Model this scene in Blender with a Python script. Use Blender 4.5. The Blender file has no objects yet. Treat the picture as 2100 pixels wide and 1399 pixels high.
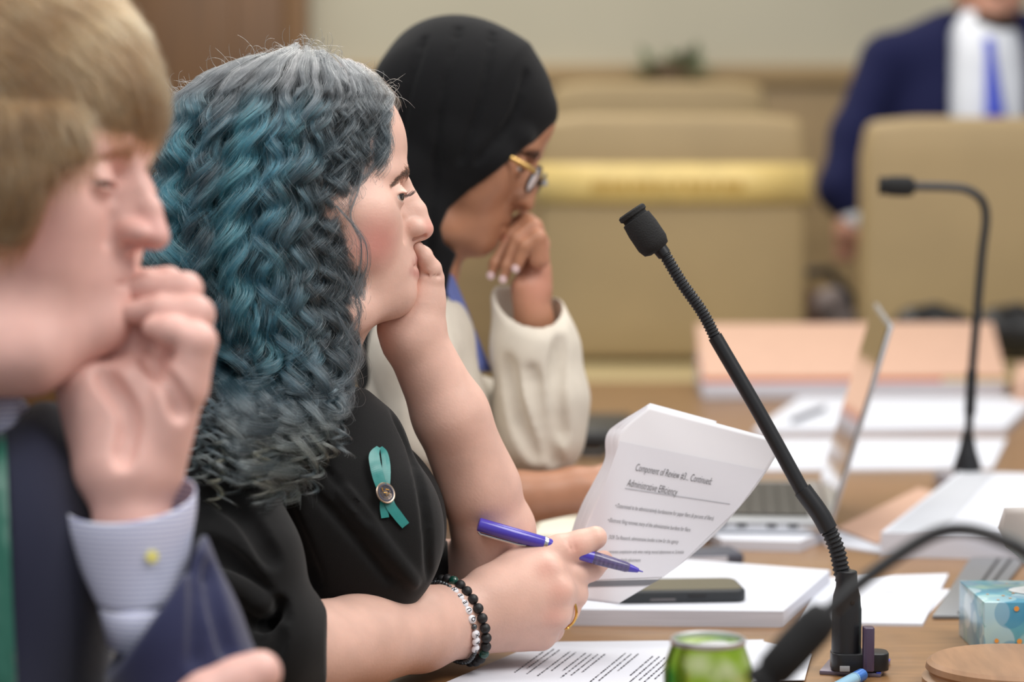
import bpy, bmesh, math, random
import numpy as np
from mathutils import Vector, Matrix

# ---------------------------------------------------------------- camera, world, lights, exposure
scene = bpy.context.scene
COL = scene.collection
F = 5833.33                      # focal length in pixels of the 2100x1399 frame (100 mm on 36 mm)
TZ = 0.74                        # table top height
CAMZ = TZ + 0.515
TH = math.atan((699.5 - 214.0) / F)
RT = np.array([1.0, 0, 0]); FW = np.array([0, math.cos(TH), -math.sin(TH)]); UP = np.array([0, math.sin(TH), math.cos(TH)])
CAM = np.array([0, 0, CAMZ])
cd = bpy.data.cameras.new('camera'); cam = bpy.data.objects.new('camera', cd); COL.objects.link(cam)
cam.location = CAM; cam.rotation_euler = (math.pi / 2 - TH, 0, 0)
cd.lens = 100; cd.sensor_width = 36; cd.clip_start = 0.05; cd.clip_end = 60
cd.dof.use_dof = True; cd.dof.focus_distance = 2.52; cd.dof.aperture_fstop = 3.4; cd.dof.aperture_blades = 9
scene.camera = cam
w = bpy.data.worlds.new('world'); scene.world = w; w.use_nodes = True
bg = w.node_tree.nodes['Background']; bg.inputs[0].default_value = (0.93, 0.96, 1.0, 1); bg.inputs[1].default_value = 0.47
def area(name, loc, target, size, sy, energy, col):
    l = bpy.data.lights.new(name, 'AREA'); l.shape = 'RECTANGLE'; l.size = size; l.size_y = sy; l.energy = energy; l.color = col
    o = bpy.data.objects.new(name, l); COL.objects.link(o); o.location = loc
    o.rotation_euler = (Vector(target) - Vector(loc)).to_track_quat('-Z', 'Y').to_euler()
area('ceiling_lamp_front', (1.5, 1.6, 3.1), (0.0, 2.6, 1.0), 1.5, 1.5, 62, (1, 0.97, 0.93))
area('fill_lamp_left', (-1.1, 1.3, 3.1), (0.1, 2.6, 0.9), 1.5, 1.5, 40, (1, 0.98, 0.95))  # added overhead fill, brightens the held page and the near sides
area('ceiling_lamp_mid', (0.5, 3.9, 3.1), (0.2, 3.7, 0.8), 1.6, 1.6, 46, (1, 0.96, 0.90))
area('ceiling_lamp_rear', (-0.4, 6.2, 3.1), (0.4, 6.2, 0.8), 2.0, 1.4, 44, (1, 0.93, 0.82))
vs = scene.view_settings
vs.view_transform = 'Standard'; vs.look = 'None'; vs.gamma = 1.0; vs.exposure = -0.04; vs.use_curve_mapping = False
scene.display_settings.display_device = 'sRGB'

# lettering outlines, made once while the scene is still empty
TEXTM = {}
def text_mesh(body, centre=False, res=3):
    c = bpy.data.curves.new('lettering', 'FONT'); c.body = body; c.size = 1; c.resolution_u = res; c.offset = -.010
    if centre: c.align_x = 'CENTER'; c.align_y = 'CENTER'; c.offset = .02
    o = bpy.data.objects.new('lettering', c); COL.objects.link(o)
    m = bpy.data.meshes.new_from_object(o.evaluated_get(bpy.context.evaluated_depsgraph_get())); bpy.data.objects.remove(o); m.materials.clear(); TEXTM[body] = m
for t_ in ('Component of Review #3... Continued:', 'Administrative Efficiency', '\u2022 Determined to be administratively burdensome for paper filers (6 percent of filers)',
           '\u2022 Electronic filing removes many of the administrative burdens for filers', 'DOR Tax Research, administrative burden is low for the agency',
           'periences complication only when making manual adjustments on Schedule', 'family adjustments'): text_mesh(t_)
for t_ in 'NEUQXAT': text_mesh(t_, True)

# ---------------------------------------------------------------- photo geometry helpers
def P(u, v, D):
    """point seen at pixel (u,v) at camera depth D"""
    return CAM + RT * ((u - 1050) / F * D) + UP * ((699.5 - v) / F * D) + FW * D
def T(u, v, z=0.0):
    """point of the horizontal plane z metres above the table top seen at pixel (u,v)"""
    d = RT * ((u - 1050) / F) + UP * ((699.5 - v) / F) + FW
    return CAM + d * ((TZ + z - CAMZ) / d[2])
class Frame:
    """rigid modelling frame, units of pixels at depth D0: (u, v, w) -> world"""
    def __init__(s, D0): s.D = D0; s.s = F / D0
    def world(s, p):
        p = np.asarray(p, float); q = p.reshape(-1, 3)
        r = CAM + np.outer((q[:, 0] - 1050) / s.s, RT) + np.outer((699.5 - q[:, 1]) / s.s, UP) + np.outer(s.D + q[:, 2] / s.s, FW)
        return r.reshape(p.shape)
def pt(u, v, w):
    k = 1 + w / F
    return np.array([1050 + (u - 1050) * k, 699.5 + (v - 699.5) * k, w])
def pts(l): return [pt(*p[:3]) for p in l]

# ---------------------------------------------------------------- objects
ORG = {}
def thing(name, label, cat, loc=(0, 0, 0), group=None):
    o = bpy.data.objects.new(name, None); COL.objects.link(o); o.location = loc; o.empty_display_size = 0.05
    o['label'] = label; o['category'] = cat
    if group: o['group'] = group
    ORG[o.name] = np.array(loc, float)
    return o
def link(name, data, mat=None, parent=None, org=(0, 0, 0), label=None, cat=None, group=None, kind=None):
    o = bpy.data.objects.new(name, data); COL.objects.link(o)
    org = np.array(org, float); ORG[o.name] = org
    if parent is not None: o.parent = parent; o.location = org - ORG[parent.name]
    else: o.location = org
    if mat is not None and data is not None and len(data.materials) == 0: data.materials.append(mat)
    for k, x in (('label', label), ('category', cat), ('group', group), ('kind', kind)):
        if x: o[k] = x
    return o
def mesh(name, v, f, smooth=True):
    m = bpy.data.meshes.new(name)
    v = np.asarray(v, np.float32); f = np.asarray(f) if not isinstance(f, list) else f
    if isinstance(f, np.ndarray):
        n, k = f.shape
        m.vertices.add(len(v)); m.vertices.foreach_set('co', v.ravel())
        m.loops.add(n * k); m.loops.foreach_set('vertex_index', f.astype(np.int32).ravel())
        m.polygons.add(n); m.polygons.foreach_set('loop_start', np.arange(0, n * k, k, dtype=np.int32))
        m.update(calc_edges=True)
    else:
        m.from_pydata([tuple(map(float, p)) for p in v], [], [tuple(map(int, q)) for q in f]); m.update()
    if smooth: m.polygons.foreach_set('use_smooth', [True] * len(m.polygons))
    return m
def fromb(name, bm, smooth=False, angle=None):
    m = bpy.data.meshes.new(name); bm.normal_update(); bm.to_mesh(m); bm.free()
    if smooth or angle:
        m.polygons.foreach_set('use_smooth', [True] * len(m.polygons))
        if angle: m.set_sharp_from_angle(angle=math.radians(angle))
    return m
def box_bm(sx, sy, sz, bev=0.0, seg=2, c=(0, 0, 0)):
    bm = bmesh.new(); bmesh.ops.create_cube(bm, size=1)
    for v in bm.verts: v.co = Vector((v.co.x * sx + c[0], v.co.y * sy + c[1], v.co.z * sz + c[2]))
    if bev: bmesh.ops.bevel(bm, geom=bm.edges[:], offset=bev, segments=seg, affect='EDGES', profile=0.5)
    return bm
def box(name, mat, parent, c, s, bev=0.002, rz=0, **k):
    o = link(name, fromb(name, box_bm(*s, bev=bev), angle=40), mat, parent, c, **k); o.rotation_euler.z = rz; return o
def hexa(name, mat, parent, q, h, bev=0, **k):
    """prism over a ground quad (4 world points, ccw from above), thickness h upward; h may be 4 values"""
    h = [h] * 4 if np.isscalar(h) else h
    v = [np.array(p) for p in q] + [np.array(p) + np.array([0, 0, hh]) for p, hh in zip(q, h)]
    bm = bmesh.new(); vv = [bm.verts.new(p) for p in v]
    for f in ((3, 2, 1, 0), (4, 5, 6, 7), (0, 1, 5, 4), (1, 2, 6, 5), (2, 3, 7, 6), (3, 0, 4, 7)): bm.faces.new([vv[i] for i in f])
    bmesh.ops.recalc_face_normals(bm, faces=bm.faces[:])
    if bev: bmesh.ops.bevel(bm, geom=bm.edges[:], offset=bev, segments=2, affect='EDGES', profile=0.5)
    return link(name, fromb(name, bm, angle=40), mat, parent, **k)
def spline(ps, n, closed=False):
    """Catmull-Rom through rows of any width, n samples per span"""
    p = np.asarray(ps, float); N = len(p); out = []
    for i in range(N if closed else N - 1):
        if closed: a, b, c, d = p[(i - 1) % N], p[i], p[(i + 1) % N], p[(i + 2) % N]
        else: a = p[i - 1] if i else 2 * p[0] - p[1]; b = p[i]; c = p[i + 1]; d = p[i + 2] if i + 2 < N else 2 * p[-1] - p[-2]
        t = (np.arange(n) / n)[:, None]
        out.append(0.5 * (2 * b + (c - a) * t + (2 * a - 5 * b + 4 * c - d) * t ** 2 + (3 * b - a - 3 * c + d) * t ** 3))
    if not closed: out.append(p[-1:])
    return np.vstack(out)
def tube_vf(path, rad, n=10, cap=True):
    path = np.asarray(path, float); rad = np.broadcast_to(np.asarray(rad, float), (len(path),))
    tg = np.gradient(path, axis=0); tg /= np.linalg.norm(tg, axis=1)[:, None] + 1e-12
    ref = np.array([0, 0, 1.0]) if abs(tg[0, 2]) < 0.9 else np.array([0, 1.0, 0])
    nrm = np.zeros_like(path); a = np.cross(tg[0], ref); a /= np.linalg.norm(a)
    for i in range(len(path)):
        a = a - tg[i] * a.dot(tg[i]); a /= np.linalg.norm(a); nrm[i] = a
    bi = np.cross(tg, nrm); th = np.linspace(0, 2 * np.pi, n, endpoint=False)
    v = (path[:, None] + rad[:, None, None] * (np.cos(th)[None, :, None] * nrm[:, None] + np.sin(th)[None, :, None] * bi[:, None])).reshape(-1, 3)
    i = np.arange(len(path) - 1)[:, None] * n; j = np.arange(n)[None]; k = (j + 1) % n
    f = np.stack([i + j, i + k, i + n + k, i + n + j], -1).reshape(-1, 4).tolist()
    if cap: f += [list(range(n))[::-1], [(len(path) - 1) * n + q for q in range(n)]]
    return v, f
def tube(name, mat, parent, path, rad, n=10, smooth=True, **k):
    v, f = tube_vf(path, rad, n); m = mesh(name, v, f, smooth)
    if smooth: m.set_sharp_from_angle(angle=math.radians(50))
    return link(name, m, mat, parent, **k)
def lathe(name, mat, parent, prof, org, n=40, axis=None, angle=35, **k):
    """prof: (r, h) pairs along axis from org"""
    ax = np.array(axis if axis is not None else (0, 0, 1.0), float); ax /= np.linalg.norm(ax)
    path = [np.array(org) + ax * h for r, h in prof]
    ref = np.array([0, 1.0, 0]) if abs(ax[1]) < 0.9 else np.array([1.0, 0, 0])
    a = np.cross(ax, ref); a /= np.linalg.norm(a); b = np.cross(ax, a); th = np.linspace(0, 2 * np.pi, n, endpoint=False)
    v = np.vstack([p + r * (np.cos(th)[:, None] * a + np.sin(th)[:, None] * b) for p, (r, h) in zip(path, prof)])
    f = [[i * n + j, i * n + (j + 1) % n, (i + 1) * n + (j + 1) % n, (i + 1) * n + j] for i in range(len(prof) - 1) for j in range(n)]
    f += [list(range(n))[::-1], [(len(prof) - 1) * n + q for q in range(n)]]
    m = mesh(name, v, f); m.set_sharp_from_angle(angle=math.radians(angle))
    return link(name, m, mat, parent, **k)
def grid_mesh(name, g, thick=0.0):
    """g: (rows, cols, 3) points; optional thickness via solidify-like offset along local normal"""
    g = np.asarray(g, float); R, C = g.shape[:2]
    idx = np.arange(R * C).reshape(R, C)
    f = np.stack([idx[:-1, :-1], idx[:-1, 1:], idx[1:, 1:], idx[1:, :-1]], -1).reshape(-1, 4)
    return mesh(name, g.reshape(-1, 3), f)
def solidify(o, t, off=0):
    m = o.modifiers.new('thickness', 'SOLIDIFY'); m.thickness = t; m.offset = off; return o

# ---------------------------------------------------------------- materials
def srgb(r, g, b):
    f = lambda c: (c / 255 / 12.92) if c / 255 <= 0.04045 else ((c / 255 + 0.055) / 1.055) ** 2.4
    return (f(r), f(g), f(b), 1)
MATS = {}
def mat(name, rgb, rough=0.5, metal=0.0, noise=None, bump=None, spec=0.5, sss=0, sheen=0, coat=0, alpha=1, trans=0, emit=0):
    """noise=(scale, amount[, stretch xyz]) colour mottling; bump=(scale, strength)"""
    if name in MATS: return MATS[name]
    m = bpy.data.materials.new(name); m.use_nodes = True; nt = m.node_tree; N = nt.nodes; L = nt.links
    b = N['Principled BSDF']; c = srgb(*rgb)
    b.inputs['Base Color'].default_value = c; b.inputs['Roughness'].default_value = rough; b.inputs['Metallic'].default_value = metal
    b.inputs['Specular IOR Level'].default_value = spec
    if sss:
        b.inputs['Subsurface Weight'].default_value = sss; b.inputs['Subsurface Radius'].default_value = (1, 0.35, 0.2); b.inputs['Subsurface Scale'].default_value = 0.006
    if sheen: b.inputs['Sheen Weight'].default_value = sheen; b.inputs['Sheen Roughness'].default_value = 0.5
    if coat: b.inputs['Coat Weight'].default_value = coat; b.inputs['Coat Roughness'].default_value = 0.08
    if trans: b.inputs['Transmission Weight'].default_value = trans
    b.inputs['Alpha'].default_value = alpha
    tc = N.new('ShaderNodeNewGeometry')
    if noise or bump:
        mp = N.new('ShaderNodeMapping'); L.new(tc.outputs['Position'], mp.inputs['Vector'])
        if noise and len(noise) > 2: mp.inputs['Scale'].default_value = noise[2]
    if noise:
        n = N.new('ShaderNodeTexNoise'); n.inputs['Scale'].default_value = noise[0]; n.inputs['Detail'].default_value = 5
        L.new(mp.outputs[0], n.inputs['Vector'])
        r = N.new('ShaderNodeMapRange'); r.inputs[1].default_value = 0.3; r.inputs[2].default_value = 0.7
        r.inputs[3].default_value = 1 - noise[1]; r.inputs[4].default_value = 1 + noise[1]; L.new(n.outputs['Fac'], r.inputs[0])
        x = N.new('ShaderNodeVectorMath'); x.operation = 'SCALE'; x.inputs[0].default_value = c[:3]; L.new(r.outputs[0], x.inputs['Scale'])
        L.new(x.outputs[0], b.inputs['Base Color'])
    if bump:
        n2 = N.new('ShaderNodeTexNoise'); n2.inputs['Scale'].default_value = bump[0]; n2.inputs['Detail'].default_value = 3
        L.new(tc.outputs['Position'], n2.inputs['Vector'])
        bp = N.new('ShaderNodeBump'); bp.inputs['Strength'].default_value = bump[1]; bp.inputs['Distance'].default_value = 0.002
        L.new(n2.outputs['Fac'], bp.inputs['Height']); L.new(bp.outputs[0], b.inputs['Normal'])
    MATS[name] = m; return m
def nodes(m): return m.node_tree.nodes, m.node_tree.links, m.node_tree.nodes['Principled BSDF']

# ---------------------------------------------------------------- implicit surface modelling
class Field:
    """smooth union of primitives sampled on a grid (units: frame pixels), turned into one continuous mesh"""
    def __init__(s, lo, hi, h):
        s.lo = np.array(lo, float); s.h = h
        n = np.ceil((np.array(hi, float) - s.lo) / h).astype(int) + 1; s.n = n
        s.ax = [s.lo[i] + h * np.arange(n[i], dtype=np.float32) for i in range(3)]
        s.g = np.full(n, 1e3, np.float32)
    def sl(s, lo, hi):
        a = np.clip(np.floor((np.array(lo) - s.lo) / s.h).astype(int), 0, s.n); b = np.clip(np.ceil((np.array(hi) - s.lo) / s.h).astype(int) + 1, 0, s.n)
        return tuple(slice(i, j) for i, j in zip(a, b))
    def coords(s, q):
        x, y, z = (s.ax[i][q[i]] for i in range(3)); return x[:, None, None], y[None, :, None], z[None, None, :]
    def put(s, q, d, k, sub=False):
        if 0 in d.shape: return
        a = s.g[q]
        if sub: d = -d; hh = np.maximum(k - np.abs(a - d), 0) / max(k, 1e-6); s.g[q] = np.maximum(a, d) + hh * hh * k * 0.25
        else: hh = np.maximum(k - np.abs(a - d), 0) / max(k, 1e-6); s.g[q] = np.minimum(a, d) - hh * hh * k * 0.25
    def cap(s, a, b, ra, rb=None, k=10, sub=False, sq=None):
        rb = ra if rb is None else rb; a = np.array(a, float); b = np.array(b, float); R = max(ra, rb) + k + 3 * s.h
        q = s.sl(np.minimum(a, b) - R, np.maximum(a, b) + R); x, y, z = s.coords(q); ba = b - a; L2 = max(ba @ ba, 1e-9)
        t = np.clip(((x - a[0]) * ba[0] + (y - a[1]) * ba[1] + (z - a[2]) * ba[2]) / L2, 0, 1).astype(np.float32)
        d = np.sqrt((x - a[0] - t * ba[0]) ** 2 + (y - a[1] - t * ba[1]) ** 2 + (z - a[2] - t * ba[2]) ** 2) - (ra + t * (rb - ra))
        s.put(q, d.astype(np.float32), k, sub); return s
    def chain(s, ps, k=10, sub=False):
        """ps rows (u, v, w, r)"""
        if len(ps) == 1: return s.cap(ps[0][:3], ps[0][:3], ps[0][3], k=k, sub=sub)
        for a, b in zip(ps[:-1], ps[1:]): s.cap(a[:3], b[:3], a[3], b[3], k, sub)
        return s
    def ell(s, c, r, k=10, rot=None, sub=False):
        c = np.array(c, float); r = np.array(r, float); R = r.max() + k + 3 * s.h
        q = s.sl(c - R, c + R); x, y, z = s.coords(q); X, Y, Z = x - c[0], y - c[1], z - c[2]
        if rot is not None:
            M = np.array(rot); X, Y, Z = (M[0, i] * X + M[1, i] * Y + M[2, i] * Z for i in range(3))
        k0 = np.sqrt((X / r[0]) ** 2 + (Y / r[1]) ** 2 + (Z / r[2]) ** 2); k1 = np.sqrt((X / r[0] ** 2) ** 2 + (Y / r[1] ** 2) ** 2 + (Z / r[2] ** 2) ** 2)
        d = np.where(k0 < 1e-4, -r.min(), k0 * (k0 - 1) / np.maximum(k1, 1e-9))
        s.put(q, np.broadcast_to(d, [len(s.ax[i][q[i]]) for i in range(3)]).astype(np.float32), k, sub); return s
    def prism(s, poly, w0, w1, k=4, sub=True):
        """polygon in (u,v) extruded along w"""
        p = np.array(poly, float); X = s.ax[0][:, None].astype(float); Y = s.ax[1][None, :].astype(float)
        d = np.full((len(s.ax[0]), len(s.ax[1])), 1e9); ins = np.zeros(d.shape, bool)
        for (x0, y0), (x1, y1) in zip(p, np.roll(p, -1, 0)):
            ex, ey = x1 - x0, y1 - y0; t = np.clip(((X - x0) * ex + (Y - y0) * ey) / max(ex * ex + ey * ey, 1e-9), 0, 1)
            d = np.minimum(d, (X - x0 - t * ex) ** 2 + (Y - y0 - t * ey) ** 2)
            c = ((y0 > Y) != (y1 > Y)) & (X < (x1 - x0) * (Y - y0) / (y1 - y0 if y1 != y0 else 1e-9) + x0); ins ^= c
        d = np.sqrt(d) * np.where(ins, -1, 1); Z = s.ax[2]; dz = np.maximum(w0 - Z, Z - w1)
        dd = np.maximum(d[:, :, None], dz[None, None, :]).astype(np.float32)
        s.put((slice(None),) * 3, dd, k, sub); return s
    def plane(s, p, n, k=4):
        """keep the side the normal points away from"""
        n = np.array(n, float); n /= np.linalg.norm(n); x, y, z = s.coords((slice(None),) * 3)
        s.put((slice(None),) * 3, -((x - p[0]) * n[0] + (y - p[1]) * n[1] + (z - p[2]) * n[2]).astype(np.float32), k, True); return s
    def add(s, fn):
        x, y, z = s.coords((slice(None),) * 3); s.g += fn(x, y, z).astype(np.float32); return s
    def nets(s, smooth=2):
        g = s.g.copy()
        for ax in range(3):
            sl0 = [slice(None)] * 3; sl0[ax] = 0; g[tuple(sl0)] = np.maximum(g[tuple(sl0)], s.h * .5); sl0[ax] = -1; g[tuple(sl0)] = np.maximum(g[tuple(sl0)], s.h * .5)
        ins = g < 0; nx, ny, nz = g.shape
        cnt = np.zeros((nx - 1, ny - 1, nz - 1), np.int8); C = [(i, j, k) for i in (0, 1) for j in (0, 1) for k in (0, 1)]
        for i, j, k in C: cnt += ins[i:nx - 1 + i, j:ny - 1 + j, k:nz - 1 + k]
        act = (cnt > 0) & (cnt < 8); I, J, K = np.nonzero(act)
        ids = np.full(act.shape, -1, np.int32); ids[I, J, K] = np.arange(len(I))
        val = np.stack([g[I + i, J + j, K + k] for i, j, k in C], 1)
        acc = np.zeros((len(I), 3)); num = np.zeros(len(I)); Ca = np.array(C, float)
        for a in range(8):
            for b in range(a + 1, 8):
                if abs(Ca[a] - Ca[b]).sum() != 1: continue
                m = (val[:, a] < 0) != (val[:, b] < 0); t = np.where(m, val[:, a] / np.where(m, val[:, a] - val[:, b], 1), 0)
                acc += m[:, None] * (Ca[a] + t[:, None] * (Ca[b] - Ca[a])); num += m
        v = (np.stack([I, J, K], 1) + acc / num[:, None]) * s.h + s.lo
        fs = []
        for ax in range(3):
            o = [(0, 1, 2), (1, 2, 0), (2, 0, 1)][ax]
            sa = [slice(None)] * 3; sb = [slice(None)] * 3; sa[ax] = slice(0, -1); sb[ax] = slice(1, None)
            m = ins[tuple(sa)] != ins[tuple(sb)]; idx = np.array(np.nonzero(m)); fl = ins[tuple(sa)][m]
            ok = (idx[o[1]] > 0) & (idx[o[2]] > 0) & (idx[o[1]] < g.shape[o[1]] - 1) & (idx[o[2]] < g.shape[o[2]] - 1); idx = idx[:, ok]; fl = fl[ok]
            q = []
            for db, dc in ((-1, -1), (0, -1), (0, 0), (-1, 0)):
                e = idx.copy(); e[o[1]] += db; e[o[2]] += dc; q.append(ids[e[0], e[1], e[2]])
            q = np.stack(q, 1); q[~fl] = q[~fl][:, ::-1]; fs.append(q)
        f = np.vstack(fs); f = f[(f >= 0).all(1)]
        a_, b_, c_ = v[f[:, 0]], v[f[:, 1]], v[f[:, 2]]
        if np.einsum("ij,ij->i", a_ - v.mean(0), np.cross(b_ - a_, c_ - a_)).sum() < 0: f = f[:, ::-1]
        e = np.vstack([f[:, [i, (i + 1) % 4]] for i in range(4)])
        deg = np.bincount(e.ravel(), minlength=len(v))
        for it in range(smooth):
            mu = 0.55 if it % 2 == 0 else -0.3
            avg = np.stack([np.bincount(e[:, 0], v[e[:, 1], c], len(v)) + np.bincount(e[:, 1], v[e[:, 0], c], len(v)) for c in range(3)], 1) / np.maximum(deg, 1)[:, None]
            v = v + mu * (avg - v)
        return v, f
def join_vf(lst):
    V, Fc, o = [], [], 0
    for v, f in lst: V.append(v); Fc.append(np.asarray(f) + o); o += len(v)
    return np.vstack(V), np.vstack(Fc)
# ================================================================ the room
random.seed(4); rng = np.random.default_rng(4)
M_wall = mat('wall_paint', (188, 182, 162), 0.8, noise=(3, 0.03))
M_wains = mat('wainscot_veneer', (158, 132, 92), 0.5, noise=(3, 0.12, (1, 1, 9)))
M_door = mat('dark_wood', (106, 72, 36), 0.4, noise=(4, 0.22, (9, 1, 0.7)))
M_carpet = mat('carpet', (92, 88, 84), 0.95, noise=(60, 0.2))
M_table = mat('table_veneer', (138, 103, 68), 0.34, noise=(14, 0.16, (1.2, 9, 1)), bump=(900, 0.04), coat=0.12)
M_tedge = mat('table_edge', (112, 76, 48), 0.4)
def quad(name, m, p, **k): return link(name, mesh(name, p, [[0, 1, 2, 3]], False), m, **k)
WY = 7.6
quad('floor', M_carpet, [(-4, -1, 0), (5, -1, 0), (5, WY + .1, 0), (-4, WY + .1, 0)], kind='structure')
hexa('wall_rear', M_wall, None, [(-4, WY, 0), (5, WY, 0), (5, WY + .15, 0), (-4, WY + .15, 0)], 3.2, kind='structure')
zw = P(1400, 133, WY - .03)[2]
box('trim_1', M_wains, None, (0.5, WY - .015, zw / 2), (9, .03, zw), .004, kind='structure')
box('trim_2', M_wains, None, (0.5, WY - .025, zw - .03), (9, .05, .05), .006, kind='structure')
# tall dark wooden door at the left of the rear wall
xr = P(586, 60, WY - .1)[0]; d0 = box('door_1', M_door, None, (xr - .62, WY - .06, 1.1), (1.24, .06, 2.2), .004, kind='structure')
for i in range(2): box('door_panel', M_door, d0, (xr - .33 - i * .56, WY - .10, 1.25), (.40, .02, 1.5), .008)
box('door_frame', mat('door_frame_wood', (118, 84, 46), 0.45), d0, (xr + .03, WY - .06, 1.12), (.06, .1, 2.24), .004)
lathe('door_handle', mat('steel', (180, 180, 178), .3, 1), d0, [(.0, 0), (.03, .002), (.03, .02), (.012, .03), (.012, .06), (.028, .065), (.028, .09), (.0, .1)], (xr - .1, WY - .09, 1.0), axis=(0, -1, 0))

# ---------------------------------------------------------------- conference table
t = thing('conference_table', 'long brown wood veneer conference table covered with papers', 'table', (.7, 3.3, 0))
E0, E1 = (-.24, 1.45), (-.10, 5.28)
hexa('table_top', M_table, t, [(E0[0], E0[1], TZ - .04), (1.9, E0[1], TZ - .04), (1.9, 5.28, TZ - .04), (E1[0], E1[1], TZ - .04)], .04, .004)
hexa('modesty_panel', M_tedge, t, [(.25, 1.7, .1), (.29, 1.7, .1), (.33, 5.0, .1), (.29, 5.0, .1)], .59)
for x, y in ((.3, 1.65), (.3, 5.1), (1.6, 1.65), (1.6, 5.1)): box('leg', M_tedge, t, (x, y, .35), (.08, .08, .70), .004)

# ---------------------------------------------------------------- gallery chairs behind the table
M_tan = mat('tan_leather', (164, 142, 103), 0.55, noise=(6, 0.05), bump=(180, .12))
M_tan2 = mat('tan_leather_seat', (174, 156, 114), 0.55, bump=(180, .12))
M_blk = mat('black_plastic', (24, 24, 26), 0.45)
def cushion(sx, sy, sz, bev, bulge=0.0):
    bm = box_bm(sx, sy, sz); bmesh.ops.subdivide_edges(bm, edges=bm.edges[:], cuts=5, use_grid_fill=True)
    for v in bm.verts:
        x, y, z = v.co.x / sx * 2, v.co.y / sy * 2, v.co.z / sz * 2
        v.co.y += (1 - x * x) * (1 - z * z) * bulge * (1 if y > 0 else -1)
        k = 1 - bev * (max(0, abs(x) - .75) * 4) ** 2 * (max(0, abs(z) - .75) * 4) ** 2
        v.co.x *= k; v.co.z *= k
    for e in bm.edges: e.smooth = True
    return bm
def chair(u0, u1, vt, vb, D, label, group=None, arms=True):
    a, b = P(u0, vt, D), P(u1, vt, D); lo = P(u0, vb, D); cx = (a[0] + b[0]) / 2; wd = b[0] - a[0]; zt, zb = a[2], lo[2]; y = a[1]
    t = thing('high_back_chair', label, 'chair', (cx, y, 0), group)
    def cu(n, m, c, s, bulge=.01):
        o = link(n, fromb(n, cushion(*s, .04, bulge), smooth=True), m, t, c)
        md = o.modifiers.new('b', 'BEVEL'); md.width = .025; md.segments = 3; md.limit_method = 'ANGLE'; md.angle_limit = 1.0; return o
    cu('backrest', M_tan, (cx, y, (zt + zb) / 2), (wd, .11, zt - zb))
    cu('seat', M_tan2, (cx, y - .25, zb - .075), (wd, .42, .14), 0)
    if arms:
        for s in (-1, 1):
            ax = cx + s * (wd / 2 + .035)
            box('armrest', M_blk, t, (ax, y - .30, zb + .02), (.055, .34, .035), .012)
            box('arm_post', M_blk, t, (ax, y - .25, zb - .08), (.03, .06, .17), .006)
    lathe('pedestal', M_blk, t, [(.03, 0), (.03, zb - .2)], (cx, y - .25, .06))
    for i in range(5):
        an = i * 1.2566; box('base_foot', M_blk, t, (cx + .15 * math.cos(an), y - .25 + .15 * math.sin(an), .04), (.30, .05, .05), .008, rz=an)
    return t, cx, y, wd, zt, zb
c1 = chair(1105, 1652, 234, 738, 6.0, 'tan leather high-back chair wearing a gold sash across its back')
c2 = chair(1768, 2420, 240, 735, 5.80, 'tan leather high-back chair directly in front of the standing man in the navy suit', arms=False)
c3 = chair(1125, 1572, 168, 600, 6.9, 'tan leather high-back chair mostly hidden behind the chair with the gold sash', arms=False)
# gold sash round the first chair back, with unreadable print
M_gold = mat('gold_satin', (226, 198, 124), 0.42, noise=(25, .08), sheen=.3)
_, cx, y, wd, zt, zb = c1
z0, z1 = P(1400, 418, 5.93)[2], P(1400, 336, 5.93)[2]
bm = bmesh.new(); L = [(-wd / 2 - .006, .06), (-wd / 2 - .006, -.062), (-wd / 4, -.071), (0, -.074), (wd / 4, -.071), (wd / 2 + .006, -.062), (wd / 2 + .006, .06)]
rows = [[bm.verts.new((cx + a, y + b, z)) for a, b in L] for z in (z0, (z0 + z1) / 2, z1)]
for r0, r1 in zip(rows[:-1], rows[1:]):
    for i in range(len(L) - 1): bm.faces.new((r0[i], r0[i + 1], r1[i + 1], r1[i]))
sg = solidify(link('sash', fromb('sash', bm, True), M_gold, c1[0], label='shiny gold sash with faint print'), .003)
M_gink = mat('sash_print', (186, 148, 62), .5)
bm = bmesh.new(); x = -wd * .30
while x < wd * .27:
    ww = random.uniform(.008, .022); q = [bm.verts.new((cx + x + a, y - .0775, (z0 + z1) / 2 - .004 + b)) for a, b in ((0, -.010), (ww, -.010), (ww, .010), (0, .010))]
    bm.faces.new(q); x += ww + random.uniform(.004, .012)
link('printed_line', fromb('printed_line', bm), M_gink, sg, kind='stuff')
# dark items between the chairs
M_brown = mat('brown_leather', (92, 66, 50), .5, noise=(14, .3)); M_grayb = mat('grey_cloth', (140, 128, 126), .8, noise=(20, .2))
fr = Frame(6.3)
def blob(name, m, lst, D, h, label, cat, k=12, parent=None, **kw):
    fr = Frame(D); A = np.array([p[:3] for p in lst]); R = max(p[3] for p in lst) + 3 * h
    f = Field(A.min(0) - R, A.max(0) + R, h)
    for p in lst: f.ell(p[:3], p[4] if len(p) > 4 else (p[3],) * 3, k)
    v, q = f.nets(2); return link(name, mesh(name, fr.world(v), q), m, parent, label=label, cat=cat, **kw)
hb = thing('handbag', 'brown and grey slouchy bag standing behind the laptop screen', 'bag', P(1660, 700, 6.32))
blob('bag_body', M_brown, [(1625, 640, 0, 60), (1680, 660, 0, 60), (1650, 720, 0, 70), (1600, 610, 0, 34)], 6.32, 6, None, None, parent=hb)
blob('bag_pocket', M_grayb, [(1700, 625, -45, 36), (1720, 660, -50, 32)], 6.32, 5, None, None, parent=hb)
tube('bag_strap', M_blk, hb, [P(1600, 620, 6.32), P(1640, 560, 6.32), P(1700, 555, 6.32), P(1745, 610, 6.3), P(1740, 680, 6.3)], .012)
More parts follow.
